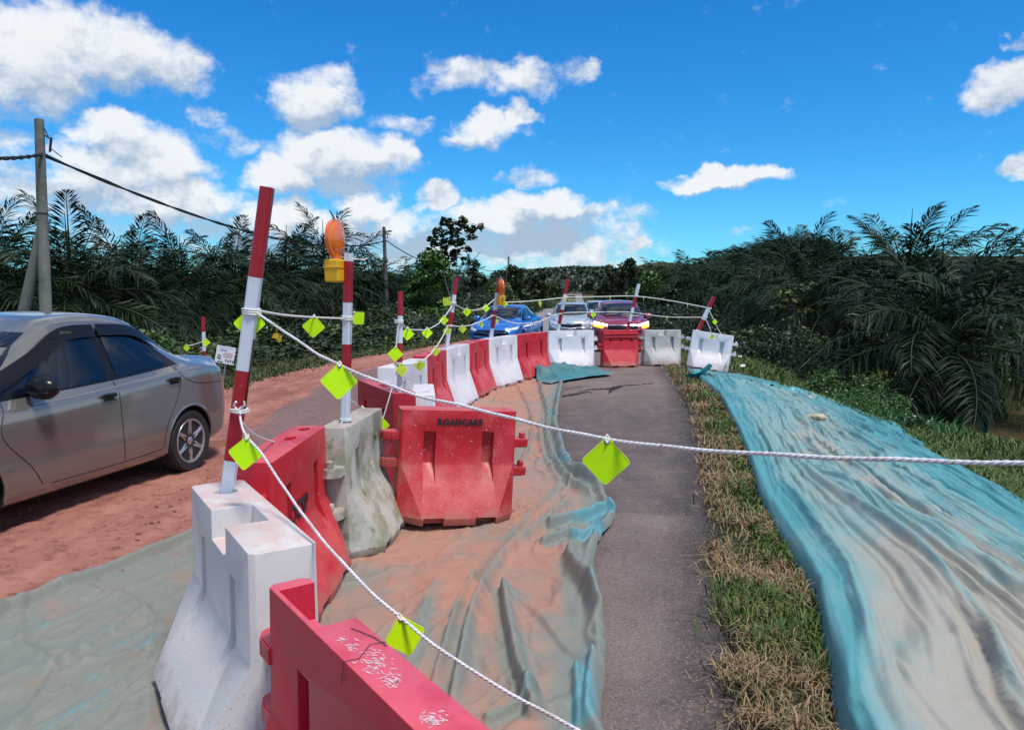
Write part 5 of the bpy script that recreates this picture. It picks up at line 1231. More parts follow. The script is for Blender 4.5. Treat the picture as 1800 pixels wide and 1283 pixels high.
# ------------------------------------------------------------------ broad-leaved trees
def tree(x, y, h, label, blobs_, nleaf, lsize, m, trunk_r=.12, limbs=(), zoff=0., aspect=.55, bark_m=None, seed=1, cat='tree', group='trees beside the far road', up=.35):
    root = empty('tree', (x, y, gh(x, y)+zoff)); mb = MB()
    mb.tube([(0, 0, -.3), (.05*h/5, 0, h*.3), (-.03*h, 0, h*.6), (.0, 0, h*.8)], [trunk_r*1.2, trunk_r, trunk_r*.75, trunk_r*.4], 8)
    for l in limbs: mb.tube(l[0], [l[1], l[1]*.75, l[1]*.4][:len(l[0])], 6)
    mb.build('trunk', bark_m or M_bark, root, smooth=True)
    c = leaf_mesh('crown', nleaf, blobs_, lsize, m, seed, aspect=aspect, up=up); c.parent = root
    tag(root, label, cat, group); return root
def build_trees():
    rs = np.random.RandomState(9); g = lambda px, Y: (px-900)/FPX*Y
    # tall large-leaved tree on two slim stems
    Y = 52; sc = Y/FPX; cx = g(802, Y)
    bl = []
    for (px, py, r) in [(790,395,12),(812,390,12),(775,410,13),(800,412,13),(828,404,11),(845,402,7),(765,425,12),(785,430,12),(806,428,12),(830,420,9),(762,440,10),(780,446,11),(800,445,11),(822,440,9),(775,455,9),(795,460,10),(818,458,9),(800,400,13)]:
        bl.append(((px-802)*sc, rs.uniform(-1, 1), CAMH+(HORY-py)*sc+.6, r*sc*1.0, r*sc*1.0, r*sc*.75))
    base_z = .0
    H_ = CAMH+(HORY-455)*sc
    limbs = [(((0, 0, H_*.6), (-.7, 0, H_*.85), (-1.1, 0, H_*1.1)), .06), (((0, 0, H_*.6), (.5, 0, H_*.9), (.9, 0, H_*1.15)), .06), (((0, 0, H_*.7), (0, .4, H_*1.1), (.1, .2, H_*1.35)), .05), (((-.1, 0, H_*.75), (-1., .2, H_*.98), (-1.5, .1, H_*1.0)), .05), (((0, 0, H_*.72), (1.1, .2, H_*1.1), (1.7, .1, H_*1.25)), .04)]
    tree(cx, Y, H_, 'tall tree with big separate leaves and bare slim stem against the clouds', bl, 560, .21, M_leaf, .09, limbs, zoff=-.3, aspect=.75, up=.9, seed=3)
    def round_tree(px, Y, top, w, m, label, n=2600, ls=.11, tr=.1, seed=1, bot=None, **kw):
        sc = Y/FPX; X = g(px, Y); gz0 = gh(X, Y); zt = CAMH+(HORY-top)*sc-gz0; R_ = w*sc/2; zb = zt*.30 if bot is None else CAMH+(HORY-bot)*sc-gz0; rs = np.random.RandomState(seed); bl = []
        for i in range(22):
            a = rs.rand()*6.28; q = math.sqrt(rs.rand()); z = zb+(zt-zb)*rs.rand()**.8; prof = math.sin(math.pi*min(1, .18+.8*(z-zb)/(zt-zb)))**.6
            s = R_*rs.uniform(.26, .42); bl.append((q*R_*prof*math.cos(a)*.8, q*R_*prof*math.sin(a)*.8, z-s*.6, s, s, s*.7))
        limbs = [(((0, 0, zt*.3), (R_*.3*math.cos(k*2), R_*.3*math.sin(k*2), zt*.55), (R_*.55*math.cos(k*2), R_*.55*math.sin(k*2), zt*.75)), tr*.5) for k in range(4)]
        return tree(X, Y, zt, label, bl, n, ls, m, tr, limbs, seed=seed, **kw)
    round_tree(762, 46, 438, 88, M_leaf_br, 'bushy bright green tree left of the tall large leaved one', 3600, .12, seed=5, bot=545)
    round_tree(735, 48, 480, 70, M_leaf_br, 'lower bright green tree at the edge of the left palms', 2400, .12, seed=6, bot=550)
    round_tree(835, 60, 455, 46, M_leaf_dark, 'slim dark tree behind the third utility pole', 1500, .13, seed=7, bot=525)
    round_tree(905, 80, 466, 60, M_leaf, 'olive green tree beside the far utility poles', 2200, .17, seed=8, bot=530)
    round_tree(940, 95, 480, 60, M_leaf, 'olive green tree at the left side of the far road', 2200, .2, seed=9, bot=528)
    round_tree(953, 130, 476, 26, M_leaf_dark, 'small dark crowned tree sticking up at the left of the road gap', 900, .25, seed=10, bot=515)
    round_tree(970, 150, 492, 40, M_leaf, 'last tree on the left before the far hill', 1400, .3, seed=11, bot=525)
    round_tree(880, 66, 495, 60, M_leaf_yel, 'yellow green tree low behind the blue car', 2200, .15, seed=12, bot=535)
    round_tree(1072, 120, 462, 60, M_leaf, 'rounded green tree right of the road gap', 2400, .24, seed=13, bot=525)
    round_tree(1105, 95, 455, 70, M_leaf, 'large green tree at the edge of the right plantation', 2800, .2, seed=14, bot=530)
    round_tree(1140, 72, 478, 80, M_leaf_br, 'bright green tree above the roof of the dark red car', 2400, .17, seed=15, bot=540)
    round_tree(1060, 160, 482, 34, M_leaf_dark, 'dark tree closing the right side of the road gap', 1400, .3, seed=16, bot=520)
    round_tree(1180, 58, 500, 70, M_leaf_dark, 'dark low tree right of the dark red car', 2000, .15, seed=17, bot=550)
    # slim bare saplings
    for px, Y, top, lb in ((885, 62, 470, 'bare slim trunk leaning behind the farther amber lamp'), (790, 44, 455, 'thin forked sapling left of the large leaved tree')):
        sc = Y/FPX; X = g(px, Y); root = empty('sapling', (X, Y, gh(X, Y))); h = CAMH+(HORY-top)*sc; mb = MB(); mb.tube([(0, 0, -.2), (.1, 0, h*.5), (.3, 0, h)], [.07, .05, .02], 6); mb.build('trunk', M_bark, root)
        mb = MB(); mb.tube([(.1, 0, h*.5), (-.2, 0, h*.75), (-.3, 0, h*.95)], [.04, .03, .01], 5); mb.build('fork', M_bark, root); tag(root, lb, 'tree', 'slim saplings by the road')
    # light-leaved young tree in front of the right palms
    Y = 24.5; sc = Y/FPX; X = g(1395, Y); rs = np.random.RandomState(3); bl = [((px-1395)*sc, rs.uniform(-.2, .2), CAMH+(HORY-py)*sc-gh(X, Y), .28, .28, .07) for px, py in [(1385,512),(1410,508),(1420,500),(1375,520),(1395,528),(1372,540),(1412,545),(1390,560),(1400,575)]]
    tree(X, Y, 2.6, 'young tree with pale layered leaves in front of the right palms', bl, 420, .075, M_leaf_yel, .04, seed=4, aspect=.6, up=1.2)
    # distant forested hill at the end of the road, one mass
    n = 5200; rs = np.random.RandomState(8); Y = 260+rs.rand(n)*260; X = .08*Y+rs.randn(n)*50; k = (X/Y-.08 < .045)&(X/Y-.08 > -.10); X, Y = X[k], Y[k]; Z = hgt(X, Y)
    C = []; 
    for j in range(7): C.append(np.stack([X+rs.randn(len(X))*1.8, Y+rs.randn(len(X))*1.8, Z+1+rs.rand(len(X))*4.5], -1))
    C = np.concatenate(C); road = np.abs(C[:, 0]-(.086*C[:, 1]+1)) < 6; C = C[~(road & (C[:, 1] < 300))]
    V, F = leaf_arrays(C, np.full(len(C), 1.0), .4, .7, rs)
    o = np_mesh('far_forest', V, F, M_leaf_dark, attrs={'rnd': np.repeat(rs.rand(len(C)), 4)}); tag(o, 'dark wooded hill closing the far end of the road', 'forest', kind='stuff')
build_trees()

# tall reeds and flowering weeds by the pond
def clump(px, py, n, h, spread, m, label, lean=.9, w=.02, name='reed_clump', cat='grass clump'):
    p = gt(px, py); X = p.x+RS.randn(n)*spread; Y = p.y+RS.randn(n)*spread*.8
    hh = h*(.6+.5*RS.rand(n)); o = blades(name, X, Y, hh, np.full(n, w), m, lean=lean, kind=None); return tag(o, label, cat, 'tall weeds by the pond', kind='stuff')
def build_weeds():
    clump(1680, 745, 750, .8, .50, M_grass_lush, 'lush arching reed clump below the big palm at the pond edge', 1.1, .032)
    clump(1600, 760, 500, .5, .5, M_grass_lush, 'lower green reed clump left of the lush one', 1.0, .026)
    clump(1760, 770, 400, .4, .4, M_grass, 'sparse reed clump standing in front of the brown water', .9, .018)
    for (px, py, s, lb) in [(1600, 762, .34, 'white flowered weed nearest the edge of the blue tarpaulin'), (1545, 722, .26, 'white flowered weed farther up beside the blue tarpaulin')]:
        p = gt(px, py); root = empty('flowering_weed', p); rs = np.random.RandomState(int(px))
        f = leaf_mesh('foliage', 900, [(0, 0, .16, s, s, .2), (s*.8, .2, .12, s*.7, s*.7, .16)], .028, M_leaf, seed=px); f.parent = root
        C = blob_points(110, [(0, 0, .2, s*1.1, s*1.1, .26), (s*.8, .2, .16, s*.8, s*.8, .22)], rs, .8); C = C[C[:, 2] > .12]; V, F = leaf_arrays(C, np.full(len(C), .017), 1.5, .9, rs)
        fo = np_mesh('flowers', V, F, M_flower, parent=root); fo['kind'] = 'stuff'; tag(root, lb, 'weed', 'tall weeds by the pond')
    # litter on the grass
    for px, py, lb in ((1305, 652, 'small white scrap of litter on the grass beyond the blue tarpaulin'), (1300, 634, 'tiny white scrap of litter right of the tilted white barrier')):
        p = gt(px, py); mb = MB(); mb.add([(p.x-.07, p.y, p.z+.1), (p.x+.06, p.y-.02, p.z+.12), (p.x+.08, p.y+.03, p.z+.16), (p.x-.03, p.y+.04, p.z+.17)], [(0, 1, 2, 3)]); tag(mb.build('litter', M_flower, fix=False), lb, 'litter')
build_weeds()

# ------------------------------------------------------------------ utility poles and cable
def utility_pole(px, Y, top, r0, r1, label, strut=False, m=None, lean=0.):
    X = (px-900)/FPX*Y; zt = CAMH+(HORY-top)/FPX*Y; g0 = gh(X, Y); root = empty('utility_pole', (X, Y, g0)); h = zt-g0
    mb = MB(); mb.tube([(0, 0, -.3), (-lean*h*.5, 0, h*.5), (-lean*h, 0, h)], [r0, (r0+r1)/2, r1], 14); mb.build('pole', m or M_concrete, root, smooth=True, angle=50)
    mb = MB(); mb.tube([(-lean*h+r1*.8, 0, h-.35), (-lean*h+r1+.16, 0, h-.45)], .02, 6); mb.tube([(-lean*h+r1*.8, 0, h-.15), (-lean*h+r1+.10, 0, h-.42)], .014, 6); mb.tube([(-lean*h+r1+.16, 0, h-.42), (-lean*h+r1+.11, 0, h-.75)], .028, 6)
    mb.build('bracket', M_cable, root)
    mb = MB(); mb.lathe([(r1*1.12+.01, -.02), (r1*1.12+.01, .02)], 12, Matrix.Translation((-lean*h*.66, 0, h*.66))); 
    if strut:
        mb2 = MB(); mb2.tube([(-1.25, .2, -.4), (-lean*h*.6-.02, .02, h*.62)], [.16, .10], 12); mb2.build('strut', m or M_concrete, root, smooth=True, angle=50)
        mb.build('strap', M_cable, root)
    tag(root, label, 'utility pole', 'utility poles along the left side'); return root, zt
utility_pole(79, 18, 219, .155, .10, 'nearest concrete utility pole with a slanting strut, at the left frame side', True, lean=-.022)
M_oldpole = mat('dark_timber_pole', (.085, .08, .08), .9, layers=[((.17, .17, .17), 2, .45, .7, .8)])
utility_pole(681, 50, 401, .16, .10, 'second utility pole, dark topped and leaning, between lamp post and third striped post', m=M_oldpole, lean=.02)
utility_pole(824, 74, 447, .20, .13, 'third utility pole right of the large leaved tree', m=M_concrete)
utility_pole(894, 104, 452, .19, .12, 'fourth utility pole behind the farther amber lamp', m=M_concrete)
utility_pole(921, 150, 470, .16, .11, 'farthest utility pole, tiny against the sky left of the road gap', m=M_oldpole)
def cable():
    A = [at(75, 272, 18), at(679, 423, 50), at(824, 462, 74), at(894, 466, 104), at(921, 474, 150)]
    pre = at(-160, 262, 12); mb = MB()
    def cat(a, b, sag, n=26): return [a.lerp(b, i/n)-Vector((0, 0, 4*sag*(i/n)*(1-i/n))) for i in range(n+1)]
    runs = [cat(pre, A[0], .12)[:-1]+cat(A[0], A[1], 1.08), cat(A[1], A[2], .9), cat(A[2], A[3], .8), cat(A[3], A[4], .8)]
    for k, P in enumerate(runs):
        if k == 0:
            for ph in (0, math.pi): mb.tube([p+Vector((.0, .03*math.sin(i*1.7+ph), .028*math.cos(i*1.7+ph))) for i, p in enumerate(P)], .026, 6)
        else: mb.tube(P, .035, 5)
    tag(mb.build('overhead_cable', M_cable, smooth=True), 'black twisted overhead cable sagging from pole to pole', 'cable')
    mb = MB(); mb.tube([at(90, 262, 17.95), at(108, 276, 19.)], .012, 5); tag(mb.build('tie_wire', M_cable), 'thin wire tying the overhead cable to the nearest pole bracket', 'wire')
cable()

# ------------------------------------------------------------------ cars
# car space: x from the rear bumper (0) to the nose (L), y to the left, z up
def pch(keys, x):
    xs = [k[0] for k in keys]; ys = [k[1] for k in keys]; n = len(xs)
    if x <= xs[0]: return ys[0]
    if x >= xs[-1]: return ys[-1]
    i = max(j for j in range(n-1) if xs[j] <= x); h = xs[i+1]-xs[i]
    def sl(j):
        if j <= 0 or j >= n-1: return 0 if False else ((ys[1]-ys[0])/(xs[1]-xs[0]) if j <= 0 else (ys[-1]-ys[-2])/(xs[-1]-xs[-2]))
        a = (ys[j]-ys[j-1])/(xs[j]-xs[j-1]); b = (ys[j+1]-ys[j])/(xs[j+1]-xs[j]); return 0 if a*b <= 0 else 2*a*b/(a+b)
    t = (x-xs[i])/h; m0, m1 = sl(i)*h, sl(i+1)*h
    return (2*t**3-3*t*t+1)*ys[i]+(t**3-2*t*t+t)*m0+(-2*t**3+3*t*t)*ys[i+1]+(t**3-t*t)*m1
def make_car(cfg, label, pos, yaw, paint, group='cars on the road', zg=None):
    """pos: ground point under the middle of the wheelbase"""
    L, W, top, belt, bot, wid, rw = cfg['L'], cfg['W'], cfg['top'], cfg['belt'], cfg['bot'], cfg['wid'], cfg['roofw']
    xr, xf, rad = cfg['axles'][0], cfg['axles'][1], cfg['rad']
    key = cfg['name']
    root = empty(key, (0, 0, 0))
    ns = 74; xs = [L*(.5-.5*math.cos(math.pi*i/(ns-1)))*1.0 for i in range(ns)]
    xs = [x*.55+L*i/(ns-1)*.45 for i, x in enumerate(xs)]
    K = 30; rings = []
    def section(x):
        w = W/2*pch(wid, x); zt = pch(top, x); zb = pch(bot, x); zl = min(pch(belt, x), zt-.02); r = pch(rw, x)*W/2; r = min(r, w*.97)
        gap = zt-zl; g = min(1, gap/.35)
        P = [(0, zb), (w*.78, zb), (w*.95, zb+.03), (w*.985, zb+.12), (w*1.0, zb+.28*(zl-zb)+.05), (w*1.0, zb+.6*(zl-zb)), (w*.985, zl-.07), (w*.955, zl-.008), (w*(.93*(1-g)+.925*g), zl+.012*g+.004*(1-g))]
        if g > .25: P += [(r+(w*.92-r)*.45, zl+gap*.5), (r*1.03, zt-.10*g), (r*.96, zt-.045*g), (r*.80, zt-.018*g)]
        else: P += [(w*.86, zl+gap*.45), (w*.78, zl+gap*.7), (w*.66, zl+gap*.86), (w*.5, zl+gap*.94)]
        P += [(w*.25 if g <= .25 else r*.4, zt-.003*g), (0, zt)]
        return P
    for x in xs:
        P = section(x); n = len(P); out = []
        for k in range(K):
            t = k/(K-1)*(n-1); i = min(int(t), n-2); f = t-i
            p0, p1, p2, p3 = [P[max(0, min(n-1, j))] for j in (i-1, i, i+1, i+2)]
            out.append(tuple(.5*((2*p1[c])+(-p0[c]+p2[c])*f+(2*p0[c]-5*p1[c]+4*p2[c]-p3[c])*f*f+(-p0[c]+3*p1[c]-3*p2[c]+p3[c])*f**3) for c in (0, 1)))
        rings.append(out)
    v = []; f = []; M2 = 2*K-2
    bow = cfg.get('bow', .10)
    for x, rg in zip(xs, rings):
        full = [(y, z) for y, z in rg]+[(-y, z) for y, z in rg[-2:0:-1]]
        for y, z in full:
            # plan curvature of nose and tail
            e = (y/(W/2))**2; xx = x
            if x > L*.8: xx -= bow*1.3*e*(x-L*.8)/(L*.2)
            if x < L*.15: xx += bow*e*(L*.15-x)/(L*.15)
            v.append((xx, y, z))
    for i in range(ns-1):
        for k in range(M2): f.append((i*M2+k, i*M2+(k+1) % M2, (i+1)*M2+(k+1) % M2, (i+1)*M2+k))
    for end, i in ((0, 0), (1, ns-1)):
        ring = v[i*M2:(i+1)*M2]; cz = sum(p[2] for p in ring)/M2; b = len(v); x0 = xs[i]; cur = i*M2
        for q, push in ((.9, .025), (.6, .05), (.25, .06)):
            s = len(v); v += [(p[0]+(push if end else -push), p[1]*q, cz+(p[2]-cz)*q) for p in ring]
            for k in range(M2): f.append((cur+k, cur+(k+1) % M2, s+(k+1) % M2, s+k))
            cur = s
        f.append(tuple(cur+k for k in range(M2)))
    mb = MB(); mb.add(v, f); body = mb.build('body', [paint, M_arch], root)
    bmT = bmesh.new(); bmT.from_mesh(body.data); tree_ = BVHTree.FromBMesh(bmT)
    cut = MB(); cut.cur = 1
    for ax in (xr, xf):
        for s in (-1, 1): cut.lathe([(rad*1.16, -.17), (rad*1.16, .2)], 36, Matrix.Translation((ax, s*(W/2-.06), rad))@Matrix.Rotation(R(90), 4, 'X'))
    boolean(body, cut, [paint, M_arch]); me = body.data; bm = bmesh.new(); bm.from_mesh(me); set_smooth(bm, 38); bm.to_mesh(me); bm.free()
    def side(x, z, sgn=1, off=.004):
        h = tree_.ray_cast(Vector((x, sgn*3, z)), Vector((0, -sgn, 0))); return (h[0]+h[1]*off) if h[0] else Vector((x, sgn*W/2, z))
    def front(y, z, off=.004, d=-1):
        h = tree_.ray_cast(Vector((L+3 if d < 0 else -3, y, z)), Vector((d, 0, 0))); return (h[0]+h[1]*off) if h[0] else Vector((L, y, z))
    def down(x, y, off=.004):
        h = tree_.ray_cast(Vector((x, y, 4)), Vector((0, 0, -1))); return (h[0]+h[1]*off)
    def interp(poly, n):
        poly = smooth_poly([tuple(p) for p in poly], 5) if len(poly) > 2 else poly
        s = [0]; 
        for i in range(len(poly)-1): s.append(s[-1]+math.dist(poly[i], poly[i+1]))
        return [tuple(np.interp(s[-1]*k/(n-1), s, [p[c] for p in poly]) for c in (0, 1)) for k in range(n)]
    def patch(name, lo, hi, fn, m, n=18, mm=6, parent=None, rim=0.):
        A = interp(lo, n); Bq = interp(hi, n); q = MB(); P = []
        for i in range(n):
            for j in range(mm):
                t = j/(mm-1); u = A[i][0]+(Bq[i][0]-A[i][0])*t; w = A[i][1]+(Bq[i][1]-A[i][1])*t; P.append(fn(u, w))
        q.add(P, [(i*mm+j, (i+1)*mm+j, (i+1)*mm+j+1, i*mm+j+1) for i in range(n-1) for j in range(mm-1)])
        o = q.build(name, m, parent or root, smooth=True, angle=70, fix=False); return o
    def seam(pts, fn, w=.006, m=None, name='panel_gap', parent=None):
        P = [fn(*p) for p in interp(pts, 22)]; q = MB(); q.tube(P, w, 5); return q.build(name, m or M_dark, parent or root, smooth=True)
    for s in (1, -1):
        S = lambda x, z, s=s: side(x, z, s, .002); S4 = lambda x, z, s=s: side(x, z, s, .007)
        if 'frame' in cfg: patch('window_surround', cfg['frame'][0], cfg['frame'][1], S, M_blackpl, 26, 6)
        for lo, hi in cfg['windows']: patch('side_window', lo, hi, S4, M_glass, 16, 6)
        for pts in cfg.get('seams', ()): seam(pts, lambda x, z, s=s: side(x, z, s, -.003))
        for (hx, hz) in cfg.get('handles', ()):
            p = side(hx, hz, s, .018); q = MB(); q.lathe([(.006, -.085), (.017, -.07), (.02, 0), (.017, .07), (.006, .085)], 8, Matrix.Translation(p)@Matrix.Rotation(R(90), 4, 'Y')@Matrix.Diagonal((1, .8, 1, 1)))
            q.build('door_handle', M_blackpl, root, smooth=True)
            patch('handle_recess', [(hx-.07, hz-.04), (hx+.05, hz-.04)], [(hx-.06, hz+.015), (hx+.05, hz+.015)], lambda x, z, s=s: side(x, z, s, .0015), M_blackpl, 6, 3)
        # mirror
        mx, mz = cfg['mirror']; p = side(mx, mz, s, 0); q = MB()
        Mx = Matrix.Translation((mx+.02, p.y+s*.13, mz+.045))@Matrix.Diagonal((.075, .125, .085, 1))
        q.lathe([(.05, -1), (.6, -.82), (.95, -.4), (1, 0), (.95, .45), (.6, .85), (.05, 1)], 14, Mx@Matrix.Rotation(R(90), 4, 'X')); mo = q.build('mirror', cfg.get('mirror_mat', paint), root, smooth=True, angle=80)
        q = MB(); q.box((mx+.075, p.y+s*.14, mz+.02), (.03, .16, .014)); q.build('mirror_strip', M_chrome, mo)
        q = MB(); q.tube([(mx+.02, p.y-s*.01, mz), (mx+.02, p.y+s*.08, mz+.03)], .022, 8); q.build('mirror_arm', M_blackpl, mo)
        if cfg.get('visor'):
            for lo, hi in cfg['visor']: patch('wind_visor', lo, hi, lambda x, z, s=s: side(x, z, s, .028), M_blackpl, 20, 4)
        if cfg.get('arch', True):
            for ax in (xr, xf):
                pts = [(ax+rad*1.17*math.cos(a), rad+rad*1.17*math.sin(a)) for a in np.linspace(R(-8), R(188), 20)]
                P = [side(x, z, s, .0) for x, z in pts]; q = MB(); q.tube([Vector((p.x, p.y-s*.004, p.z)) for p in P], .014, 6); q.build('arch_lip', paint, root, smooth=True)
        for ax in (xr, xf):
            wh = cfg['_wheel']
            wo = empty('wheel', (ax, s*(W/2-.105), rad)); wo.parent = root; wo.rotation_euler = (0, 0, 0 if s > 0 else math.pi)
            for nm, me_ in wh: link_mesh(nm, me_, wo)
    # glass front and rear
    if 'windscreen' in cfg:
        (z0, y0), (z1, y1) = cfg['windscreen']; F = lambda y, z: front(y, z, .005)
        patch('windscreen', [(-y0, z0+.02), (-y0*.5, z0), (0, z0-.008), (y0*.5, z0), (y0, z0+.02)], [(-y1, z1-.01), (0, z1+.012), (y1, z1-.01)], F, M_windscreen, 22, 10)
        seam([(-y0*.8, z0-.005), (0, z0-.02), (y0*.8, z0-.005)], lambda y, z: front(y, z, .004), .012, M_blackpl, 'wiper_cowl')
        q = MB(); q.tube([front(.05, z0+.01, .02), front(.42, z0+.06, .02)], .007, 5); q.tube([front(-.45, z0+.01, .02), front(-.08, z0+.05, .02)], .007, 5); q.build('wiper', M_blackpl, root)
    if 'rear_glass' in cfg:
        (z0, y0), (z1, y1) = cfg['rear_glass']; patch('rear_window', [(-y0, z0), (0, z0-.01), (y0, z0)], [(-y1, z1), (0, z1+.01), (y1, z1)], lambda y, z: front(y, z, .005, 1), M_glass, 18, 8)
    for (nm, lo, hi, mname) in cfg.get('front', ()):
        m = {'lamp': M_lamp, 'black': M_blackpl, 'chrome': M_chrome, 'amber': M_sig, 'drl': M_drl, 'paint': paint, 'dark': M_dark, 'silver': M_rim}[mname]
        for s in ((1, -1) if nm.startswith('*') else (1,)):
            patch(nm.lstrip('*'), [(y*s, z) for y, z in lo], [(y*s, z) for y, z in hi], lambda y, z: front(y, z, .010 if mname not in ('black',) else .006), m, 14, 5)
    if 'plate' in cfg:
        txt, pz = cfg['plate']; p = front(0, pz, .02); q = MB(); q.box((0, 0, 0), (.02, .44, .11)); pl = q.build('number_plate', M_blackpl, root); pl.location = (p.x+.01, 0, pz)
        text_mesh(txt, .10, mat('plate_white', (.75, .75, .75), .5), 'plate_characters', pl, Matrix.Translation((.0125, 0, 0))@Matrix.Rotation(R(90), 4, 'Z')@Matrix.Rotation(R(90), 4, 'X'), 1.1, .002)
    for pts in cfg.get('hood_seams', ()):
        for s in (1, -1): seam([(x, y*s) for x, y in pts], lambda x, y: down(x, y, -.002), .005)
    if cfg.get('tail'):
        for s in (1, -1): patch('tail_lamp', [(x, z) for x, z in cfg['tail'][0]], [(x, z) for x, z in cfg['tail'][1]], lambda x, z, s=s: side(x, z, s, .005), M_tail, 6, 5)
    if cfg.get('rail'):
        q = MB()
        for s in (1, -1): q.tube([down(x, s*cfg['rail'], .03) for x in np.linspace(1.1, 2.9, 8)], .014, 6)
        q.build('roof_rail', M_blackpl, root, smooth=True)
    bmT.free()
    mid = (xr+xf)/2
    for ch in root.children: ch.location.x -= mid; 
    root.location = (pos[0], pos[1], gh(pos[0], pos[1])+.012 if zg is None else zg); root.rotation_euler.z = R(yaw)
    tag(root, label, 'car', group); return root
M_tail = mat('tail_lamp_red', (.4, .01, .01), .15, coat=1.)
M_sig = mat('amber_indicator_lit', (.9, .4, .02), .3, emit=((1, .38, .02, 1), 1.6))
M_drl = mat('headlamp_lit', (.9, .85, .7), .3, emit=((1, .86, .55, 1), 1.5))
def paint(name, c, rough=.28, metal=.35, dusty=.25):
    return mat(name, c, rough, metal=metal, spec=.6, coat=.9, layers=[((.42, .24, .18), 2.2, .5, .8, dusty), ((.5, .3, .24), 14, .6, .8, dusty*.5)])
def wheel_mesh(rad, spokes='pairs', w=.19):
    rr = rad*.70; T_ = MB(); Rx = Matrix.Rotation(R(-90), 4, 'X')
    T_.lathe([(rr, -w/2), (rad*.93, -w/2), (rad*.985, -w*.38), (rad, -w*.2), (rad, w*.2), (rad*.985, w*.38), (rad*.93, w/2), (rr*1.04, w*.47), (rr, w*.40)], 40, Rx, close=False)
    tyre = T_.mesh('tyre', M_tyre, smooth=True)
    A = MB(); A.lathe([(rr*.90, w*.36), (rr*.92, w*.46), (rr, w*.48), (rr*1.02, w*.44), (rr*1.02, w*.30), (rr*.9, w*.30)], 40, Rx, close=True)
    n = 6
    for k in range(n):
        for s in (-1, 1):
            a0 = 2*math.pi*k/n; pts = []
            # a petal outline: leaves the hub together, swells and meets the rim apart
            for t in np.linspace(0, 1, 8):
                r = rr*(.16+.78*t); a = a0+s*(.10+.40*math.sin(t*math.pi*.62))*(1 if t < 1 else 1); pts.append((r*math.cos(a), w*(.30+.10*math.sin(t*2.4)), r*math.sin(a)))
            A.tube(pts, [.012, .012, .012, .012, .013, .014, .016, .018], 6)
    A.lathe([(rr*.01, w*.28), (rr*.2, w*.28), (rr*.19, w*.40), (rr*.1, w*.44), (rr*.01, w*.45)], 18, Rx)
    rim = A.mesh('rim', M_rim, smooth=True, angle=50)
    D = MB(); D.lathe([(.01, .02), (rr*.98, .0), (rr*.98, -.04), (.01, -.04)], 30, Rx); disc = D.mesh('brake_shadow_disc', M_blackpl)
    return [('tyre', tyre), ('rim', rim), ('inner_disc', disc)]
WH = wheel_mesh(.295); WHb = wheel_mesh(.33)
P_grey = paint('bronze_grey_paint', (.245, .228, .205), .18, .55, .08); P_blue = paint('vivid_blue_paint', (.008, .17, .58), .22, .3, .04)
P_silver = paint('silver_blue_paint', (.46, .53, .57), .25, .35, .05); P_red = paint('dark_purple_red_paint', (.34, .018, .055), .22, .3, .06)
P_white = paint('pale_paint', (.48, .52, .55), .3, .2, .08)
SEDAN = dict(name='grey_sedan', L=4.28, W=1.69, axles=(.86, 3.33), rad=.295, _wheel=WH, bow=.13,
  top=[(0,.80),(.03,.98),(.10,1.045),(.30,1.065),(.62,1.09),(.75,1.14),(1.25,1.375),(1.55,1.455),(2.05,1.485),(2.45,1.46),(2.75,1.375),(3.40,1.02),(3.75,.95),(4.1,.83),(4.22,.70),(4.28,.62)],
  belt=[(0,.78),(.1,.93),(.7,.985),(1.5,.955),(2.6,.90),(3.3,.87),(4.28,.62)], bot=[(0,.40),(.12,.28),(.5,.22),(.9,.19),(3.6,.19),(4.1,.24),(4.28,.36)],
  wid=[(0,.78),(.06,.86),(.25,.945),(.8,.995),(2.0,1.),(3.3,.99),(3.9,.93),(4.2,.82),(4.28,.70)], roofw=[(0,.7),(.6,.66),(1.3,.64),(2.0,.66),(2.8,.68),(3.4,.7),(4.28,.6)],
  frame=([(.93,1.025),(1.4,.995),(2.0,.965),(2.6,.945),(3.20,.925)],[(1.03,1.10),(1.30,1.27),(1.58,1.345),(2.05,1.365),(2.45,1.345),(2.80,1.19),(3.20,.94)]),
  windows=[([(1.13,1.035),(1.5,1.01),(1.93,.985)],[(1.24,1.16),(1.48,1.29),(1.70,1.325),(1.93,1.335)]),([(2.06,.978),(2.6,.957),(3.08,.942)],[(2.06,1.338),(2.42,1.32),(2.72,1.19),(3.08,.955)])],
  seams=[[(1.99,1.35),(2.0,.95),(1.99,.55),(1.96,.30)],[(1.00,1.02),(1.02,.88),(1.10,.72),(1.28,.52),(1.36,.30)],[(1.36,.30),(1.96,.285),(2.9,.29)],[(3.12,.93),(3.16,.7),(3.05,.45),(3.0,.30)],[(1.06,1.02),(.94,.90),(.72,.83),(.3,.80)]],
  handles=[(1.14,.90),(2.16,.855)], mirror=(2.98,.955), mirror_mat=M_blackpl, rear_glass=((1.12,.58),(1.40,.52)),
  windscreen=((1.03,.66),(1.39,.54)), front=[('*headlamp',[(.38,.62),(.72,.66)],[(.42,.76),(.70,.80)],'lamp')])
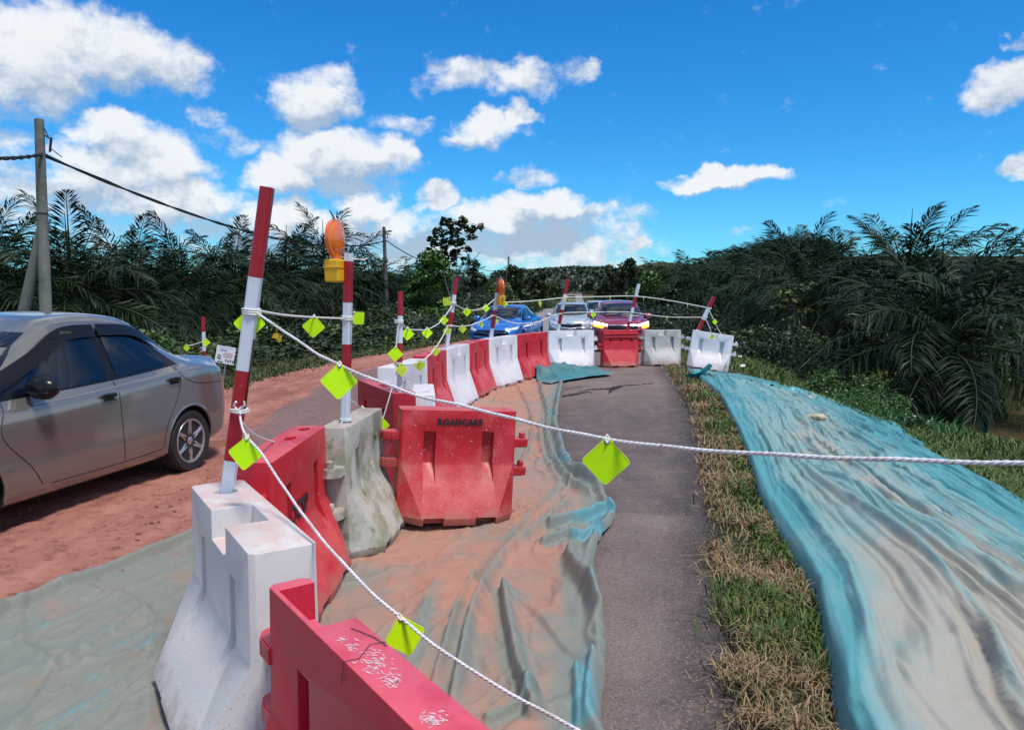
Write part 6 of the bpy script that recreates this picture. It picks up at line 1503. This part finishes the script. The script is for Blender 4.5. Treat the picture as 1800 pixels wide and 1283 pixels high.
def squeeze(o):
    f = lambda x: x if x < .86 else (.86+(x-.86)*.80 if x < 3.0 else float(np.interp(x, [3.0, 3.33, 4.28], [2.572, 3.22, 4.15])))
    d = dict(o)
    for k in ('top', 'belt', 'bot', 'wid', 'roofw'): d[k] = [(f(x), v) for x, v in o[k]]
    for k in ('seams', 'frame', 'windows', 'visor'):
        if k in o: d[k] = [[(f(p[0]), p[1]) for p in q] if isinstance(q[0][0], (int, float)) else tuple([(f(p[0]), p[1]) for p in qq] for qq in q) for q in o[k]]
    d['handles'] = [(f(x), z) for x, z in o['handles']]; d['mirror'] = (f(o['mirror'][0]), o['mirror'][1]); d['L'] = f(o['L']); d['axles'] = tuple(f(x) for x in o['axles'])
    d['top'] = [(x, z+.045*max(0, min(1, (z-1.05)/.3))) for x, z in d['top']]
    return d
c = at(335, 826, 7.05)
_yaw = 12.2
def place_sedan():
    p = gz(338, 829); th = R(_yaw)   # outer face of the rear left wheel
    ax = Vector((math.sin(th), math.cos(th)))     # towards the rear
    nn = Vector((math.cos(th), -math.sin(th)))    # outward normal of the visible side
    half = (3.22-.86)/2; ctr = Vector((p.x, p.y))-nn*(.845-.02)-ax*half
    fwd = -ax; yaw = math.degrees(math.atan2(fwd.y, fwd.x))
    return make_car(squeeze(dict(SEDAN, visor=[([(1.10,1.18),(1.30,1.255),(1.55,1.305),(1.98,1.32)],[(1.04,1.19),(1.28,1.33),(1.55,1.395),(1.98,1.415)]),([(2.02,1.315),(2.42,1.295),(2.72,1.165),(3.14,.955)],[(2.02,1.412),(2.46,1.395),(2.86,1.225),(3.24,.965)])])), 'grey bronze sedan with black window visors driving off the left frame edge', (ctr.x, ctr.y), yaw, P_grey, zg=.004)
sedan = place_sedan()
for s in (1,):
    mb = MB(); mb.box((.11, .70, 1.375), (.10, .006, .018)); mb.build('visor_badge', M_chrome, sedan)
    mb = MB(); mb.lathe([(.01,-.09),(.012,.09)], 8, Matrix.Translation((2.98-2.095+.03, .90, .975))@Matrix.Rotation(R(90), 4, 'X')@Matrix.Rotation(R(90), 4, 'Y')); 
BSED = dict(name='blue_sedan', L=4.5, W=1.74, axles=(.95, 3.6), rad=.315, _wheel=WHb, bow=.16,
  top=[(0,.82),(.05,1.02),(.35,1.06),(.75,1.10),(1.35,1.36),(1.9,1.455),(2.4,1.45),(2.8,1.36),(3.5,1.0),(3.95,.92),(4.3,.80),(4.45,.68),(4.5,.6)],
  belt=[(0,.8),(.7,1.0),(1.5,.97),(2.7,.90),(3.5,.88),(4.5,.6)], bot=[(0,.38),(.5,.2),(3.8,.19),(4.3,.22),(4.5,.34)],
  wid=[(0,.8),(.25,.95),(.9,1.),(3.4,.99),(4.1,.94),(4.4,.85),(4.5,.72)], roofw=[(0,.7),(1.4,.62),(2.1,.64),(2.9,.68),(3.5,.7),(4.5,.6)],
  frame=([(1.0,1.04),(2.0,.99),(3.25,.94)],[(1.1,1.12),(1.6,1.31),(2.2,1.36),(2.7,1.25),(3.25,.955)]),
  windows=[([(1.25,1.05),(2.0,1.005)],[(1.35,1.18),(1.65,1.29),(2.0,1.33)]),([(2.12,1.0),(3.1,.955)],[(2.12,1.33),(2.45,1.30),(2.75,1.18),(3.1,.97)])],
  seams=[[(2.06,1.3),(2.06,.4)],[(3.2,.93),(3.2,.4)]], handles=[(2.2,.88),(1.25,.92)], mirror=(3.02,.96), windscreen=((1.02,.68),(1.375,.55)), rear_glass=((1.12,.6),(1.34,.52)),
  front=[('grille',[(-.60,.50),(0,.47),(.60,.50)],[(-.52,.66),(0,.665),(.52,.66)],'black'),('*headlamp',[(.47,.625),(.78,.68)],[(.50,.685),(.80,.77)],'lamp'),('*headlamp_core',[(.56,.648),(.74,.68)],[(.58,.675),(.76,.73)],'black'),('*drl_strip',[(.47,.69),(.80,.775)],[(.47,.70),(.80,.787)],'silver'),('lower_intake',[(-.6,.28),(.6,.28)],[(-.55,.42),(.55,.42)],'black')],
  hood_seams=[[(3.5,.70),(4.0,.66),(4.3,.55)]])
def yaw_from(fx, fy): return math.degrees(math.atan2(fy, fx))
def place(px, Y): return ((px-900)/FPX*Y, Y)
make_car(BSED, 'vivid blue sedan facing the camera behind the red and white row', place(893, 26.0), yaw_from(-.26, -1), P_blue, group='cars queueing beyond the barriers')
HATCH = dict(name='silver_hatchback', L=3.9, W=1.665, axles=(.72, 3.17), rad=.30, _wheel=WH, bow=.14,
  top=[(0,.85),(.05,1.15),(.25,1.38),(.7,1.47),(1.5,1.515),(2.2,1.49),(2.55,1.40),(3.15,1.04),(3.55,.95),(3.8,.82),(3.87,.70),(3.9,.6)],
  belt=[(0,.83),(.5,.99),(1.5,.96),(3.1,.90),(3.9,.6)], bot=[(0,.36),(.4,.2),(3.3,.19),(3.75,.22),(3.9,.34)],
  wid=[(0,.85),(.25,.96),(.9,1.),(3.0,.99),(3.6,.94),(3.82,.86),(3.9,.74)], roofw=[(0,.7),(.8,.66),(1.6,.68),(2.5,.70),(3.2,.74),(3.9,.6)],
  frame=([(.5,1.03),(1.6,.99),(2.95,.945)],[(.55,1.25),(1.0,1.38),(1.9,1.40),(2.4,1.28),(2.95,.955)]),
  windows=[([(.65,1.04),(1.55,1.005)],[(.7,1.24),(1.1,1.34),(1.55,1.36)]),([(1.67,1.0),(2.8,.955)],[(1.67,1.36),(2.1,1.33),(2.4,1.22),(2.8,.965)])],
  seams=[[(1.61,1.3),(1.61,.4)]], handles=[(1.72,.88),(.8,.9)], mirror=(2.72,.98), windscreen=((1.06,.68),(1.43,.58)),
  front=[('*headlamp',[(.40,.68),(.74,.74)],[(.44,.77),(.74,.86)],'lamp'),('*headlamp_core',[(.50,.71),(.68,.75)],[(.52,.755),(.69,.80)],'black'),('grille',[(-.44,.65),(0,.60),(.44,.65)],[(-.44,.745),(0,.735),(.44,.745)],'black'),('chrome_wing',[(-.46,.745),(0,.70),(.46,.745)],[(-.46,.765),(0,.735),(.46,.765)],'chrome'),('intake',[(-.46,.26),(.46,.26)],[(-.34,.44),(.34,.44)],'black'),('*fog_recess',[(.56,.34),(.72,.36)],[(.50,.50),(.70,.52)],'black')],
  plate=('WA 5877', .52), hood_seams=[[(3.15,.66),(3.6,.6),(3.78,.5)]])
make_car(HATCH, 'silver blue hatchback facing the camera between the blue and dark red cars', place(1005, 29.5), yaw_from(-.11, -1), P_silver, group='cars queueing beyond the barriers')
SUV = dict(name='dark_red_suv', L=4.35, W=1.80, axles=(.85, 3.45), rad=.345, _wheel=WHb, bow=.15,
  top=[(0,.95),(.05,1.2),(.35,1.42),(.9,1.56),(1.7,1.61),(2.3,1.58),(2.75,1.47),(3.4,1.10),(3.9,1.03),(4.2,.93),(4.32,.82),(4.35,.72)],
  belt=[(0,.95),(.5,1.08),(1.6,1.05),(3.4,1.0),(4.35,.72)], bot=[(0,.42),(.4,.26),(3.6,.25),(4.2,.28),(4.35,.42)],
  wid=[(0,.85),(.3,.96),(1.,1.),(3.3,1.),(4.0,.95),(4.28,.88),(4.35,.78)], roofw=[(0,.66),(.9,.64),(1.8,.67),(2.8,.70),(3.4,.74),(4.35,.6)],
  frame=([(.6,1.12),(1.7,1.08),(3.2,1.03)],[(.7,1.32),(1.1,1.44),(2.0,1.48),(2.6,1.37),(3.2,1.04)]),
  windows=[([(.8,1.13),(1.7,1.10)],[(.85,1.32),(1.2,1.41),(1.7,1.44)]),([(1.82,1.10),(3.05,1.04)],[(1.82,1.44),(2.3,1.42),(2.6,1.31),(3.05,1.05)])],
  seams=[[(1.76,1.4),(1.76,.5)]], handles=[(1.9,.98),(.95,1.0)], mirror=(2.95,1.07), windscreen=((1.12,.73),(1.50,.60)),
  front=[('grille',[(-.50,.62),(0,.58),(.50,.62)],[(-.44,.82),(0,.825),(.44,.82)],'black'),('chrome_bar',[(-.46,.83),(0,.825),(.46,.83)],[(-.50,.865),(0,.855),(.50,.865)],'chrome'),('*headlamp',[(.47,.80),(.86,.86)],[(.46,.87),(.86,.95)],'drl'),('*turn_signal',[(.62,.735),(.88,.79)],[(.56,.795),(.88,.865)],'amber'),('lower_intake',[(-.6,.34),(.6,.34)],[(-.55,.5),(.55,.5)],'black')],
  hood_seams=[[(3.4,.72),(3.9,.68),(4.2,.5)]])
make_car(SUV, 'dark purple red car with lit headlamps and amber indicators behind the ribbed red barrier', place(1085, 25.4), yaw_from(-.06, -1), P_red, group='cars queueing beyond the barriers')
for o in list(scene.objects):
    pass
WCAR = dict(HATCH, name='white_car'); WCAR.pop('plate')
make_car(WCAR, 'pale white car half hidden between the silver hatchback and the dark red car', place(1049, 42), yaw_from(-.09, -1), P_white, group='cars queueing beyond the barriers')
# a yellow grey lorry, tiny at the far end of the road
def lorry():
    x, y = (1003-900)/FPX*210, 210; root = empty('lorry', (x, y, gh(x, y))); mb = MB(); mb.box((0, 0, 1.2), (2.3, 3., 2.0)); mb.box((0, -2.6, 1.4), (2.1, 1.6, 1.7)); mb.build('body', mat('dusty_yellow_paint', (.42, .36, .22), .6), root)
    mb = MB(); mb.box((0, -3.42, 1.7), (1.8, .04, .7)); mb.build('windscreen', M_glass, root)
    mb = MB(); [mb.lathe([(.4, -.15), (.4, .15)], 12, Matrix.Translation((sx*.95, yy, .4))@Matrix.Rotation(R(90), 4, 'Y')) for sx in (-1, 1) for yy in (-2.6, .9)]; mb.build('wheels', M_tyre, root)
    tag(root, 'tiny pale yellow lorry at the vanishing end of the road', 'lorry')
lorry()
